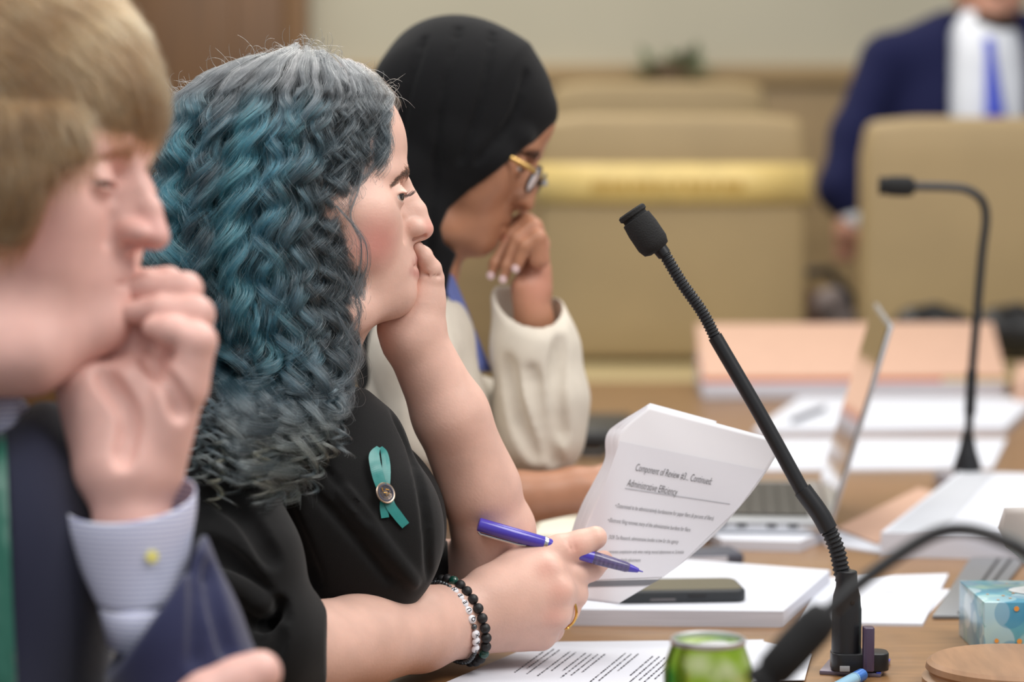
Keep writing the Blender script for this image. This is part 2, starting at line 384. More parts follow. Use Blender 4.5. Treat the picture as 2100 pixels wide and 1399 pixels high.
# green plant on the rear ledge
pl = thing('potted_plant', 'small dark green plant on the ledge along the rear wall', 'plant', P(1370, 160, 7.4))
M_leaf = mat('leaf_green', (98, 108, 78), .6)
lathe('pot', mat('pot_clay', (120, 100, 76), .7), pl, [(.03, 0), (.045, .06), (.04, .06), (0, .055)], P(1370, 172, 7.4))
lv = mesh('leaf', [(0, 0, 0), (.012, .02, .012), (0, .05, .02), (-.012, .02, .012)], [[0, 1, 2, 3]], False)
for i in range(26):
    c = P(1370 + random.uniform(-58, 58), 148 + random.uniform(-14, 14), 7.4 + random.uniform(-.05, .05))
    o = link('leaf', lv, M_leaf, pl, c); o.rotation_euler = (random.uniform(-1, 1), random.uniform(-.6, .6), random.uniform(0, 6.3)); o.scale = (1.4, 1.4, 1.4)
# black bags on the seat of the right-hand chair, black case on the table
for u_, lab in ((1915, 'black rounded bag on the tan chair seat, left of the bent microphone stem'), (2085, 'black rounded bag on the tan chair seat, cut by the right edge of the picture')):
    bgg = thing('bag', lab, 'bag', P(u_, 735, 5.55))
    blob('bag_body', M_blk, [(u_ - 30, 676, 0, 55, (58, 50, 50)), (u_ + 25, 678, 0, 55, (58, 48, 50)), (u_, 692, 0, 40)], 5.55, 6, None, None, parent=bgg)
    tube('bag_handle', M_blk, bgg, spline([P(u_ - 35, 650, 5.5), P(u_ - 15, 630, 5.48), P(u_ + 15, 630, 5.48), P(u_ + 35, 650, 5.5)], 5), .006)
bc_ = thing('document_case', 'black document case lying beyond the beige sleeve, left of the held pages', 'case', T(1225, 905))
hexa('case_body', M_blk, bc_, [T(1120, 925), T(1285, 925), T(1300, 885), T(1140, 885)], .030, .01)
tube('case_handle', M_blk, bc_, spline([T(1190, 925, .015), T(1195, 932, .015), T(1235, 932, .015), T(1240, 925, .015)], 5), .005)
# ================================================================ things on the table
M_paper = mat('white_paper', (212, 215, 224), 0.7, spec=.25)
M_pside = mat('paper_edges', (200, 200, 209), 0.8, noise=(500, .12, (0.02, 0.02, 3)))
M_ink = mat('black_ink', (38, 38, 44), .8)
M_grayink = mat('grey_ink', (176, 178, 184), .8)
M_salmon = mat('salmon_card', (202, 164, 142), .7, noise=(30, .03))
M_orange = mat('orange_card', (222, 112, 66), .7)
M_manila = mat('manila_card', (226, 200, 140), .7)
def stack(name, label, cat, q, h, z0=0.0, group=None, layers=None, top=None, parent=None):
    """pile of sheets: top sheet plus pages; q = four pixels on the plane z0"""
    g = [T(u, v, z0) for u, v in q]; c = np.mean(g, 0)
    t = thing(name, label, cat, c, group)
    if h > .004:
        hexa('pages', M_pside, t, g, h - .0006)
        hexa('top_sheet', top or M_paper, t, [p + np.array([0, 0, h - .0005]) for p in g], .0006)
    else: hexa('sheet', top or M_paper, t, g, max(h, .0005))
    return t, g
def words(name, parent, O, R, Dn, rows, z, ink=None, wmin=.006, wmax=.03, hgt=.0022, seed=1, **k):
    """rows of word marks printed on a flat sheet: O origin, R/Dn unit vectors, rows (x0, x1, y)"""
    r = random.Random(seed); v, f = [], []
    for x0, x1, y in rows:
        x = x0
        while x < x1:
            ww = min(r.uniform(wmin, wmax), x1 - x)
            for a, b in ((x, y), (x + ww, y), (x + ww, y - hgt), (x, y - hgt)): v.append(O + R * a + Dn * b + np.array([0, 0, z]))
            n = len(v); f.append([n - 4, n - 3, n - 2, n - 1]); x += ww + r.uniform(.002, .004)
    return link(name, mesh(name, v, f, False), ink or M_ink, parent, kind='stuff', **k)
# letter pad with phone
pq = [(1165, 1283), (1606, 1287), (1702, 1200), (1285, 1168)]
st, g = stack('paper_stack', 'thick stack of white paper lying under the black phone', 'paper', pq, .016)
ph = thing('smartphone', 'black smartphone in a rugged case lying on the white paper stack', 'phone', T(1400, 1225, .016))
M_case = mat('phone_case', (38, 41, 44), .55, bump=(600, .1)); M_glass = mat('phone_glass', (28, 27, 20), .06, coat=1)
a = T(1262, 1240, .016); b = T(1532, 1236, .016); ex = (b - a); Lp = np.linalg.norm(ex[:2]); an = math.atan2(ex[1], ex[0]); ex /= np.linalg.norm(ex); ey = np.array([-ex[1], ex[0], 0])
Wp = .076; cc = a + ex * Lp / 2 + ey * Wp / 2
def rbox(name, m, par, c, s, r, bev, rz, **k):
    bm = bmesh.new(); v = []
    for sx, sy, a0 in ((1, 1, 0), (-1, 1, 1), (-1, -1, 2), (1, -1, 3)):
        for i in range(6):
            q = (a0 + i / 5) * math.pi / 2; v.append(bm.verts.new((sx * (s[0] / 2 - r) + r * math.cos(q), sy * (s[1] / 2 - r) + r * math.sin(q), -s[2] / 2)))
    f = bm.faces.new(v); e = bmesh.ops.extrude_face_region(bm, geom=[f])
    for x in e['geom']:
        if isinstance(x, bmesh.types.BMVert): x.co.z += s[2]
    bmesh.ops.recalc_face_normals(bm, faces=bm.faces[:])
    if bev: bmesh.ops.bevel(bm, geom=[q for q in bm.edges if abs(q.verts[0].co.z - q.verts[1].co.z) < 1e-6], offset=bev, segments=3, affect='EDGES', profile=.5)
    o = link(name, fromb(name, bm, angle=35), m, par, c, **k); o.rotation_euler.z = rz; return o
rbox('case', M_case, ph, cc + np.array([0, 0, .0065]), (Lp, Wp, .013), .012, .003, an)
rbox('screen', M_glass, ph, cc + np.array([0, 0, .0131]), (Lp - .007, Wp - .008, .0008), .010, 0, an)
o = box('side_button', M_blk, ph, a + ex * Lp * .62 + np.array([0, 0, .0075]), (.018, .002, .003), .0006, rz=an)
o = box('case_slot', mat('case_slot_grey', (96, 92, 94), .5), ph, a + ex * Lp * .36 + np.array([0, 0, .004]), (.026, .0015, .0025), .0006, rz=an)
# thin sheets right of the pad
s2, g2 = stack('paper_sheets', 'few loose white sheets between the paper stack and the grey hatch', 'paper', [(1640, 1282), (1892, 1285), (1945, 1182), (1690, 1190)], .003)
R = g2[1] - g2[0]; R /= np.linalg.norm(R); Dn = g2[0] - g2[3]; Dn /= np.linalg.norm(Dn); O = g2[3]
words('print', s2, O, R, Dn, [(.02 + .0 * i, .022 + .012, .03 + .009 * i) for i in range(3)] + [(.075, .087, .018), (.075, .087, .024), (.07, .084, .09), (.07, .084, .096), (.075, .09, .145)], .0038, wmin=.01, wmax=.014, hgt=.0012)
q = [(1655, 1279), (1890, 1283), (1948, 1215), (1700, 1225)]
stack('paper_sheet', 'single white sheet sticking out under the loose sheets by the hatch', 'paper', [(1800, 1268), (1903, 1262), (1950, 1210), (1850, 1210)], .0006)
# laptop and what lies under it
stack('paper_stack', 'ragged white papers piled under the silver laptop', 'paper', [(1480, 1128), (1640, 1132), (1715, 1100), (1400, 1080)], .012)
nb = thing('notebook', 'closed dark grey notebook with rounded spine beneath the papers', 'notebook', T(1450, 1160))
A, B = T(1290, 1165), T(1527, 1158); dv = (B - A) / np.linalg.norm(B - A); nv = np.array([-dv[1], dv[0], 0])
A = A - nv * .0; B = B - nv * .0
hexa('cover', mat('notebook_cover', (70, 72, 84), .5), nb, [A, B, B + nv * .06, A + nv * .06], .013, .004)
hexa('pages', M_pside, nb, [A + dv * .004 - nv * .001 + (0, 0, .004), B - dv * .02 - nv * .001 + (0, 0, .004), B - dv * .02 + nv * .02 + (0, 0, .004), A + nv * .02 + (0, 0, .004)], .006)
M_alu = mat('aluminium', (206, 208, 212), .35, .85); M_key = mat('key_caps', (66, 64, 60), .5); M_scr = mat('laptop_glass', (14, 13, 12), .04, coat=1)
zl = .020
lp = thing('laptop', 'open silver laptop turned towards the woman in the black head scarf', 'laptop', T(1600, 1075))
N1, F1 = P(1697, 1072, 3.33), P(1697 - 18, 995, 3.69)        # hinge, near and far ends
N1[2] = F1[2] = TZ + zl; hx = (F1 - N1); wl = np.linalg.norm(hx); hx /= wl; fx = np.array([-hx[1], hx[0], 0]); dl = .245   # fx points to the user
def lb(a, b, z): return N1 + hx * a + fx * b + np.array([0, 0, z])
hexa('base', M_alu, lp, [lb(0, 0, -.006), lb(wl, 0, -.006), lb(wl, dl, -.006), lb(0, dl, -.006)][::-1], .015, .002)
kb = link('key_bed', mesh('key_bed', [lb(.03, .02, .0095), lb(wl - .03, .02, .0095), lb(wl - .03, .125, .0095), lb(.03, .125, .0095)], [[0, 1, 2, 3]], False), M_blk, lp)
kp = (wl - .07) / 13; km = fromb('key', box_bm(kp * .86, .0155, .0016, .0003, 1))
for r in range(6):
    for c in range(13):
        o = link('key', km, M_key, lp, lb(.035 + (c + .5) * kp, .03 + r * .0175, .0105)); o.rotation_euler.z = math.atan2(hx[1], hx[0])
link('trackpad', mesh('trackpad', [lb(wl * .33, .14, .0094), lb(wl * .67, .14, .0094), lb(wl * .67, .23, .0094), lb(wl * .33, .23, .0094)], [[0, 1, 2, 3]], False), mat('trackpad', (190, 192, 196), .3, .5), lp)
for i, b_ in enumerate((.04, .065, .10, .125)): o = box('port', M_blk, lp, lb(-.0003, b_, .002), (.012, .0012, .005), .0004, rz=math.atan2(fx[1], fx[0]))
tp = P(1822, 662, 3.33); sv = tp - N1; sv -= hx * sv.dot(hx); hl = np.linalg.norm(sv); sv /= hl; sn = np.cross(hx, sv); sn /= np.linalg.norm(sn)
if sn.dot(fx) < 0: sn = -sn
def sb(a, b, c): return N1 + hx * a + sv * b + sn * c
def slab(name, m, a0, a1, b0, b1, c0, c1, bev=0):
    v = [sb(a, b, c) for c in (c0, c1) for a, b in ((a0, b0), (a1, b0), (a1, b1), (a0, b1))]
    bm = bmesh.new(); vv = [bm.verts.new(p) for p in v]
    for f in ((3, 2, 1, 0), (4, 5, 6, 7), (0, 1, 5, 4), (1, 2, 6, 5), (2, 3, 7, 6), (3, 0, 4, 7)): bm.faces.new([vv[i] for i in f])
    bmesh.ops.recalc_face_normals(bm, faces=bm.faces[:])
    if bev: bmesh.ops.bevel(bm, geom=bm.edges[:], offset=bev, segments=2, affect='EDGES', profile=.5)
    return link(name, fromb(name, bm, angle=40), m, lp)
slab('lid', M_alu, 0, wl, .004, hl, -.005, 0, .0015); slab('screen', M_scr, .004, wl - .004, .012, hl - .004, 0, .0012)
# cream tray edge left of the laptop
M_cream = mat('cream_plastic', (226, 222, 204), .5)
hexa('tray', M_cream, None, [T(1090, 1118), T(1300, 1118), T(1300, 1078), T(1110, 1078)], .012, .004, label='cream coloured tray edge under the forearm of the head-scarfed woman', cat='tray')
# far papers and folders
stack('paper_stack', 'flat white papers in front of the bent microphone, nearer of the two far piles', 'paper', [(1560, 968), (2035, 964), (2064, 905), (1600, 905)], .004)
s4, g4 = stack('paper_stack', 'pile of white papers right in front of the salmon folder', 'paper', [(1545, 896), (2062, 890), (2130, 826), (1640, 826)], .010)
tube('pen', mat('grey_pen', (90, 92, 104), .4), None, [T(1625, 862, .015), T(1690, 836, .015)], .004, label='grey pen lying on the far pile of white papers', cat='pen')
fo = thing('expanding_folder', 'fat salmon coloured document folder with an orange edge at the far end of the table', 'folder', T(1750, 818))
q = [T(1440, 820), T(2062, 816), T(2088, 816) + np.array([0, .28, 0]), T(1448, 820) + np.array([0, .28, 0])]
hexa('pages', M_pside, fo, q, [.030, .028, .075, .075], .003)
qt = [p + np.array([0, 0, h]) for p, h in zip(q, (.0305, .0285, .0755, .0755))]
qt2 = [p + np.array([0, 0, h]) for p, h in zip(q, (.0365, .036, .108, .108))]
hexa('orange_sheet', M_orange, fo, [qt[0], qt[0] * .21 + qt[1] * .79, qt[1] * .5 + qt[2] * .5 - (qt[1] - qt[0]) * .2, qt[3] * .5 + qt[0] * .5], .006)
hexa('manila_sheet', M_manila, fo, [qt[0] * .21 + qt[1] * .79, qt[1], qt[2] * .5 + qt[1] * .5, qt[2] * .5 + qt[1] * .5 - (qt[1] - qt[0]) * .21], .005)
hexa('cover', M_salmon, fo, qt2, .004, .001)
hexa('gusset', M_salmon, fo, [qt[0] + (0.004, .2, -.02), qt[1] + (-.004, .2, -.02), qt[2], qt[3]], [.05, .05, .034, .034])
fo2 = hexa('card_folder', M_salmon, None, [T(2078, 835), T(2220, 835), T(2220, 800), T(2085, 800)], .05, .004, label='second salmon folder cut by the right edge of the picture', cat='folder')
# thick report with grey block, salmon folder beneath
g5q = [(1806, 1142), (2150, 1150), (2260, 1018), (1966, 1010)]
s5, g5 = stack('report', 'thick bound white report with a grey block printed on its cover', 'report', g5q, .028)
def mixq(g, a, b): return (g[0] * (1 - a) + g[1] * a) * (1 - b) + (g[3] * (1 - a) + g[2] * a) * b
up = np.array([0, 0, .0286])
link('grey_block', mesh('grey_block', [mixq(g5, .03, .02) + up, mixq(g5, .36, .02) + up, mixq(g5, .26, .98) + up, mixq(g5, .03, .98) + up], [[0, 1, 2, 3]], False), mat('grey_print', (190, 193, 200), .8), s5)
hexa('card_folder', M_salmon, None, [T(1716, 1086, .003), T(1800, 1118, .003), T(1940, 1020, .003), T(1885, 1003, .003)], .002, label='flat salmon folder poking out left of the thick report', cat='folder')
stack('paper_sheet', 'white sheets peeking out beneath the flat salmon folder', 'paper', [(1692, 1118), (1812, 1138), (1850, 1100), (1730, 1085)], .0025)
# cable hatch let into the table
M_hat = mat('hatch_grey', (140, 142, 146), .4, .6)
hq = [T(1912, 1270, .0005), T(2010, 1270, .0005), T(2105, 1150, .0005), T(1990, 1150, .0005)]
ht = thing('cable_hatch', 'grey metal cable hatch let into the table beside the tissue box', 'hatch', T(1980, 1250))
hexa('plate', M_hat, ht, hq, .004, .001)
for k in (.50, .72): link('slot', mesh('slot', [mixq(hq, k, .02) + (0, 0, .0046), mixq(hq, k + .06, .02) + (0, 0, .0046), mixq(hq, k + .06, .97) + (0, 0, .0046), mixq(hq, k, .97) + (0, 0, .0046)], [[0, 1, 2, 3]], False), M_blk, ht)
# tissue box
tb = thing('tissue_box', 'teal and blue tissue box with orange dots and a tissue pulled up', 'tissue box', T(2060, 1350))
M_tis = mat('tissue_box_print', (90, 160, 176), .3, coat=.3)
N, L, b = nodes(M_tis)
ge = N.new('ShaderNodeNewGeometry')
nz2 = N.new('ShaderNodeTexNoise'); nz2.inputs['Scale'].default_value = 22; L.new(ge.outputs['Position'], nz2.inputs['Vector'])
rp = N.new('ShaderNodeValToRGB'); e = rp.color_ramp.elements; e[0].position = .34; e[0].color = srgb(52, 128, 160); e[1].position = .66; e[1].color = srgb(140, 184, 172)
x = e.new(.5); x.color = srgb(92, 160, 178); L.new(nz2.outputs['Fac'], rp.inputs[0]); last = rp.outputs[0]
for sc_, off_, c_, am in ((26, 0, (206, 222, 228), .5), (31, .37, (60, 130, 168), .5), (22, .71, (176, 206, 206), .45)):   # overlapping watercolour discs
    mp_ = N.new('ShaderNodeMapping'); mp_.inputs['Location'].default_value = (off_, off_ * 1.7, off_ * .6); L.new(ge.outputs['Position'], mp_.inputs[0])
    vo = N.new('ShaderNodeTexVoronoi'); vo.inputs['Scale'].default_value = sc_; L.new(mp_.outputs[0], vo.inputs['Vector'])
    mr = N.new('ShaderNodeMapRange'); mr.inputs[1].default_value = .44; mr.inputs[2].default_value = .47; mr.inputs[3].default_value = am; mr.inputs[4].default_value = 0; L.new(vo.outputs['Distance'], mr.inputs[0])
    mx = N.new('ShaderNodeMix'); mx.data_type = 'RGBA'; L.new(mr.outputs[0], mx.inputs[0]); L.new(last, mx.inputs[6]); mx.inputs[7].default_value = srgb(*c_); last = mx.outputs[2]
L.new(last, b.inputs['Base Color'])
n0 = T(2017, 1353); f0 = T(1966, 1303); bx_ = np.array([1.0, -.01, 0]); dv = f0 - n0; by = dv; bz = np.array([0, 0, .054])
bq = [n0, n0 + bx_ * .225, n0 + bx_ * .225 + by, f0]
hexa('carton', M_tis, tb, bq, .054, .0012)
M_dot = mat('orange_foil', (224, 150, 70), .35)
dm = fromb('foil_dot', (lambda bm: (bmesh.ops.create_circle(bm, cap_ends=True, radius=.0024, segments=10), bm)[1])(bmesh.new()))
for i in range(7):
    o = link('foil_dot', dm, M_dot, tb, n0 + bx_ * (((2083, 2043, 2090, 2081, 2130, 2170, 2230)[i] - 2017) / 2210) - np.array([0, .0008, 0]) + bz * (1353 - (1248, 1314, 1315, 1342, 1270, 1320, 1290)[i]) / 118); o.rotation_euler.x = math.pi / 2; s_ = random.uniform(.6, 1.1); o.scale = (s_, s_, s_)
for i in range(22):
    o = link('foil_dot', dm, M_dot, tb, n0 + bx_ * random.uniform(.01, .2) + by * random.uniform(.06, .94) + bz * 1.011); s_ = random.uniform(.4, .8); o.scale = (s_, s_, s_)
link('opening', mesh('opening', [n0 + bx_ * (.10 + .065 * math.cos(a_)) + by * (.5 + .27 * math.sin(a_)) + bz * 1.012 for a_ in np.linspace(0, 6.28, 25)[:-1]], [list(range(24))]), mat('opening_film', (226, 232, 236), .25), tb)
tsv = []
for i in range(13):
    a_ = i / 12; row = []
    for j in range(19):
        q = j / 18 * 2 * math.pi; rr = .030 + .028 * a_ + .006 * math.sin(3 * q + 4 * a_) ; zz = a_ * (.075 + .028 * math.sin(q * 1 + 2.6) + .012 * math.sin(4 * q))
        row.append(n0 + bx_ * (.096 + rr * 1.15 * math.cos(q)) + by * (.5 + .24 * (rr / .05) * math.sin(q)) + bz * 1.0 + np.array([0, 0, zz]))
    tsv.append(row)
o = solidify(link('tissue', grid_mesh('tissue', tsv), mat('tissue_paper', (206, 200, 196), .9), tb), .0005)
# wooden sounding block
M_block = mat('block_wood', (150, 114, 84), .4, noise=(12, .15, (9, 1, 1)))
c = T(2075, 1397, .0); lathe('sound_block', M_block, None, [(.082, 0), (.085, .004), (.085, .010), (.079, .013), (.079, .015), (.082, .018), (.081, .023), (.077, .026), (0, .026)], (c[0], c[1] - .035, TZ), 64, label='round wooden sounding block with turned edge at the bottom right corner', cat='sound block')
# soda can
c = T(1452, 1640); c = P(1452, 1310, 2.12); cn = thing('soda_can', 'lime green soda can standing on the papers at the bottom edge', 'can', (c[0], c[1], TZ))
M_can = mat('can_print', (150, 190, 60), .22, .75)
N, L, b = nodes(M_can); ge = N.new('ShaderNodeNewGeometry'); ns = N.new('ShaderNodeTexNoise'); ns.inputs['Scale'].default_value = 26; ns.inputs['Detail'].default_value = 1
L.new(ge.outputs['Position'], ns.inputs['Vector']); rp = N.new('ShaderNodeValToRGB'); e = rp.color_ramp.elements
e[0].position = .34; e[0].color = srgb(60, 140, 40); e[1].position = .68; e[1].color = srgb(222, 232, 170)
for p_, c_ in ((.44, (132, 182, 48)), (.56, (170, 204, 64))): x = e.new(p_); x.color = srgb(*c_)
L.new(ns.outputs['Fac'], rp.inputs[0]); L.new(rp.outputs[0], b.inputs['Base Color'])
ch = c[2] - TZ
lathe('can_body', M_can, cn, [(.024, 0), (.027, .004), (.033, .014), (.033, ch - .022), (.0315, ch - .016), (.0275, ch - .005), (.027, ch - .003)], (c[0], c[1], TZ), 48)
lathe('lid_rim', M_alu, cn, [(.0268, ch - .005), (.0283, ch - .003), (.0283, ch), (.0268, ch + .001), (.0255, ch), (.0250, ch - .005), (.024, ch - .006), (0, ch - .006)], (c[0], c[1], TZ), 48)
rbox('pull_tab', M_alu, cn, (c[0] + .004, c[1] - .004, TZ + ch - .0035), (.024, .015, .0015), .007, 0, .6)
# loose printed sheets at the front
lq = [(905, 1405), (1530, 1440), (1575, 1320), (1100, 1322)]
s6, g6 = stack('paper_sheet', 'white sheet with dense lines of small print under the writing hand', 'paper', lq, .0008, .0010)
O = g6[3]; R = g6[0] - g6[3]; R /= np.linalg.norm(R); Rv = g6[2] - g6[3]; Rv /= np.linalg.norm(Rv)
dirn = T(1000, 1399) - T(1090, 1335); dirn /= np.linalg.norm(dirn); prp = np.array([-dirn[1], dirn[0], 0]); prp = prp if prp[0] > 0 else -prp
rows = []; rr = random.Random(3)
for blk, (y0, n_, x0) in enumerate(((.012, 3, .010), (.036, 2, .018), (.052, 4, .022), (.088, 3, .012), (.116, 5, .020), (.158, 4, .012), (.192, 5, .02), (.232, 4, .015))):
    for i in range(n_): xs = x0 + rr.choice((0, .003)); rows.append((xs, xs + rr.uniform(.07, .15), y0 + i * .0062))
words('print', s6, T(1105, 1330), dirn, prp, rows, .0024, seed=9, wmin=.0015, wmax=.007, hgt=.0016, ink=mat('grey_black_ink', (92, 92, 100), .8))
s7, g7 = stack('paper_sheet', 'curled white sheet right of the soda can', 'paper', [(1450, 1400), (1650, 1396), (1664, 1342), (1560, 1316)], .0008, .0018)
stack('paper_sheet', 'lowest white sheet whose far edge shows behind the soda can', 'paper', [(1080, 1340), (1560, 1345), (1566, 1313), (1110, 1318)], .0006, 0)
# blue marker at the bottom edge
mk = thing('pen', 'blue ribbed pen end lying in front of the microphone base', 'pen', T(1745, 1392)); pa, pb = T(1768, 1384, .006), T(1690, 1425, .006)
dd = (pb - pa) / np.linalg.norm(pb - pa)
M_bpen = mat('blue_pen', (70, 120, 196), .25, .3)
tube('barrel', mat('clear_blue', (150, 190, 214), .2), mk, [pa + dd * .02, pb], .0058, 14)
zz = np.linspace(0, .024, 25); tube('grip', M_bpen, mk, [pa + dd * z_ for z_ in zz], [.0058 if i % 3 else .0050 for i in range(25)], 14)

# ---------------------------------------------------------------- microphones
M_foam = mat('black_foam', (26, 26, 27), .9, bump=(700, .5)); M_mic = mat('mic_black', (34, 35, 38), .38, .2); M_rib = mat('gooseneck', (40, 41, 44), .42, .3)
def ribs(path, r, pitch):
    path = np.asarray(path); L = np.r_[0, np.cumsum(np.linalg.norm(np.diff(path, axis=0), axis=1))]; n = int(L[-1] / pitch * 4); tt = np.linspace(0, L[-1], n)
    p = np.stack([np.interp(tt, L, path[:, i]) for i in range(3)], 1); rad = r * np.where(np.arange(n) % 4 < 2, 1.0, .84); return p, rad
def foam(name, par, a, b, r):
    """windscreen from stem end b towards tip a"""
    a, b = np.array(a), np.array(b); Lh = np.linalg.norm(b - a)
    return lathe(name, M_foam, par, [(0, 0), (r * .80, .0), (r * .92, Lh * .03), (r * .92, Lh * .11), (r * .80, Lh * .14), (r * .80, Lh * .19), (r * .93, Lh * .21), (r * 1.0, Lh * .45), (r * 1.0, Lh * .8), (r * .85, Lh * .95), (r * .5, Lh * 1.0), (0, Lh)], a, 32, b - a, 50)
D1 = 2.575
m1 = thing('gooseneck_microphone', 'black gooseneck microphone leaning left, standing by itself in sharp focus', 'microphone', T(1735, 1372))
pq = [T(1680, 1384, .0), T(1806, 1390, .0), T(1826, 1362, .0), T(1700, 1360, .0)]
M_plate = mat('mic_plate', (120, 112, 128), .35, .5)
hexa('base_plate', M_plate, m1, pq, .004, .001)
hexa('plate_edge', mat('blue_edge', (60, 80, 190), .3), m1, [mixq(pq, .93, 0) + (0, 0, .0035), mixq(pq, 1.0, 0) + (0, 0, .0035), mixq(pq, 1.0, 1) + (0, 0, .0035), mixq(pq, .93, 1) + (0, 0, .0035)], .0012)
bc = T(1735, 1374, .004); s1 = F / D1
rbox('foot', M_mic, m1, bc + np.array([.012, 0, .009]), (.052, .03, .016), .010, .001, 0)
bt = bc + np.array([0, 0, .012])
lathe('socket', M_mic, m1, [(.0135, 0), (.0135, .044), (.0128, .047), (.0122, .056), (.0105, .062), (.0100, .064), (.0092, .078), (.008, .079)], bt, 36)
lathe('screw', M_blk, m1, [(0, 0), (.002, .0), (.002, .001), (0, .0012)], bt + np.array([.004, -.0123, .052]), 12, (0, -1, 0))
rbox('switch_body', mat('purple_plastic', (74, 62, 84), .3), m1, T(1779, 1382, .004) + np.array([.001, .004, .022]), (.010, .014, .040), .003, .001, 0)
box('switch_tag', mat('blue_edge', (60, 80, 190), .3), m1, T(1790, 1378, .004) + np.array([.001, .0, .006]), (.006, .004, .009), .0008)
box('release_tab', mat('steel2', (150, 150, 152), .4), m1, bc + np.array([-.003, -.0155, .004]), (.009, .002, .005), .0004)
top = bt + np.array([0, 0, .078])
g1 = [top] + [P(u, v, D1) for u, v in ((1729, 1185), (1717, 1130), (1697, 1080))]
p_, r_ = ribs(spline(g1, 12), .0078, .0042); tube('lower_gooseneck', M_rib, m1, p_, r_, 20, False)
tube('sleeve', M_mic, m1, spline([P(u, v, D1) for u, v in ((1699, 1086), (1680, 1052), (1645, 1004))], 6), .0086, 20)
tube('stem', M_mic, m1, spline([P(u, v, D1) for u, v in ((1647, 1010), (1560, 852), (1466, 690))], 8), np.linspace(.0068, .0066, 17), 20)
p_, r_ = ribs(spline([P(u, v, D1) for u, v in ((1468, 694), (1440, 640), (1398, 580), (1362, 520))], 12), .0058, .0032); tube('upper_gooseneck', M_rib, m1, p_, r_, 20, False)
tube('neck', M_mic, m1, [P(1363, 523, D1), P(1343, 497, D1)], [.0064, .0072], 20)
foam('windscreen', m1, P(1293, 432, D1), P(1349, 515, D1), .0148)
D2 = 3.78
m2 = thing('gooseneck_microphone', 'black gooseneck microphone bent over horizontally at its top, beyond the thick report', 'microphone', T(1980, 1008))
b2 = T(1983, 1008)
lathe('socket', M_mic, m2, [(.030, 0), (.030, .006), (.0185, .008), (.0185, .035), (.012, .055), (.007, .08)], b2, 32)
rbox('base_plate', mat('mic_plate2', (168, 164, 172), .35, .4), m2, b2 + np.array([-.012, .03, .012]), (.05, .08, .024), .02, .004, 0)
tube('stem', M_mic, m2, spline([b2 + np.array([0, 0, .075])] + [P(u, v, D2) for u, v in ((1987, 880), (1993, 770), (2004, 640), (2014, 520), (2022, 450), (2014, 412), (1985, 390), (1945, 384), (1872, 382))], 8), .0058, 16)
tube('sleeve', M_mic, m2, [P(1989, 850, D2), P(1993, 760, D2)], .0075, 16)
foam('windscreen', m2, P(1803, 381, D2), P(1876, 383, D2), .0135)
D3 = 1.78
m3 = thing('gooseneck_microphone', 'blurred black microphone in the near foreground, its tip pointing to the lower left', 'microphone', P(2600, 1500, D3) * [1, 1, 0] + [0, 0, TZ])
tube('stem', M_mic, m3, spline([P(u, v, D3) for u, v in ((1690, 1262), (1760, 1200), (1840, 1140), (1915, 1096), (1975, 1086), (2040, 1102), (2110, 1140), (2230, 1260), (2330, 1480), (2380, 1720))], 8), .0046, 14)
foam('windscreen', m3, P(1555, 1412, D3), P(1700, 1252, D3), .0128)
bs = P(2382, 1722, D3); lathe('socket', M_mic, m3, [(.03, 0), (.03, .006), (.016, .01), (.016, max(.03, bs[2] - TZ)), (.006, max(.035, bs[2] - TZ + .02))], (bs[0], bs[1], TZ), 32)
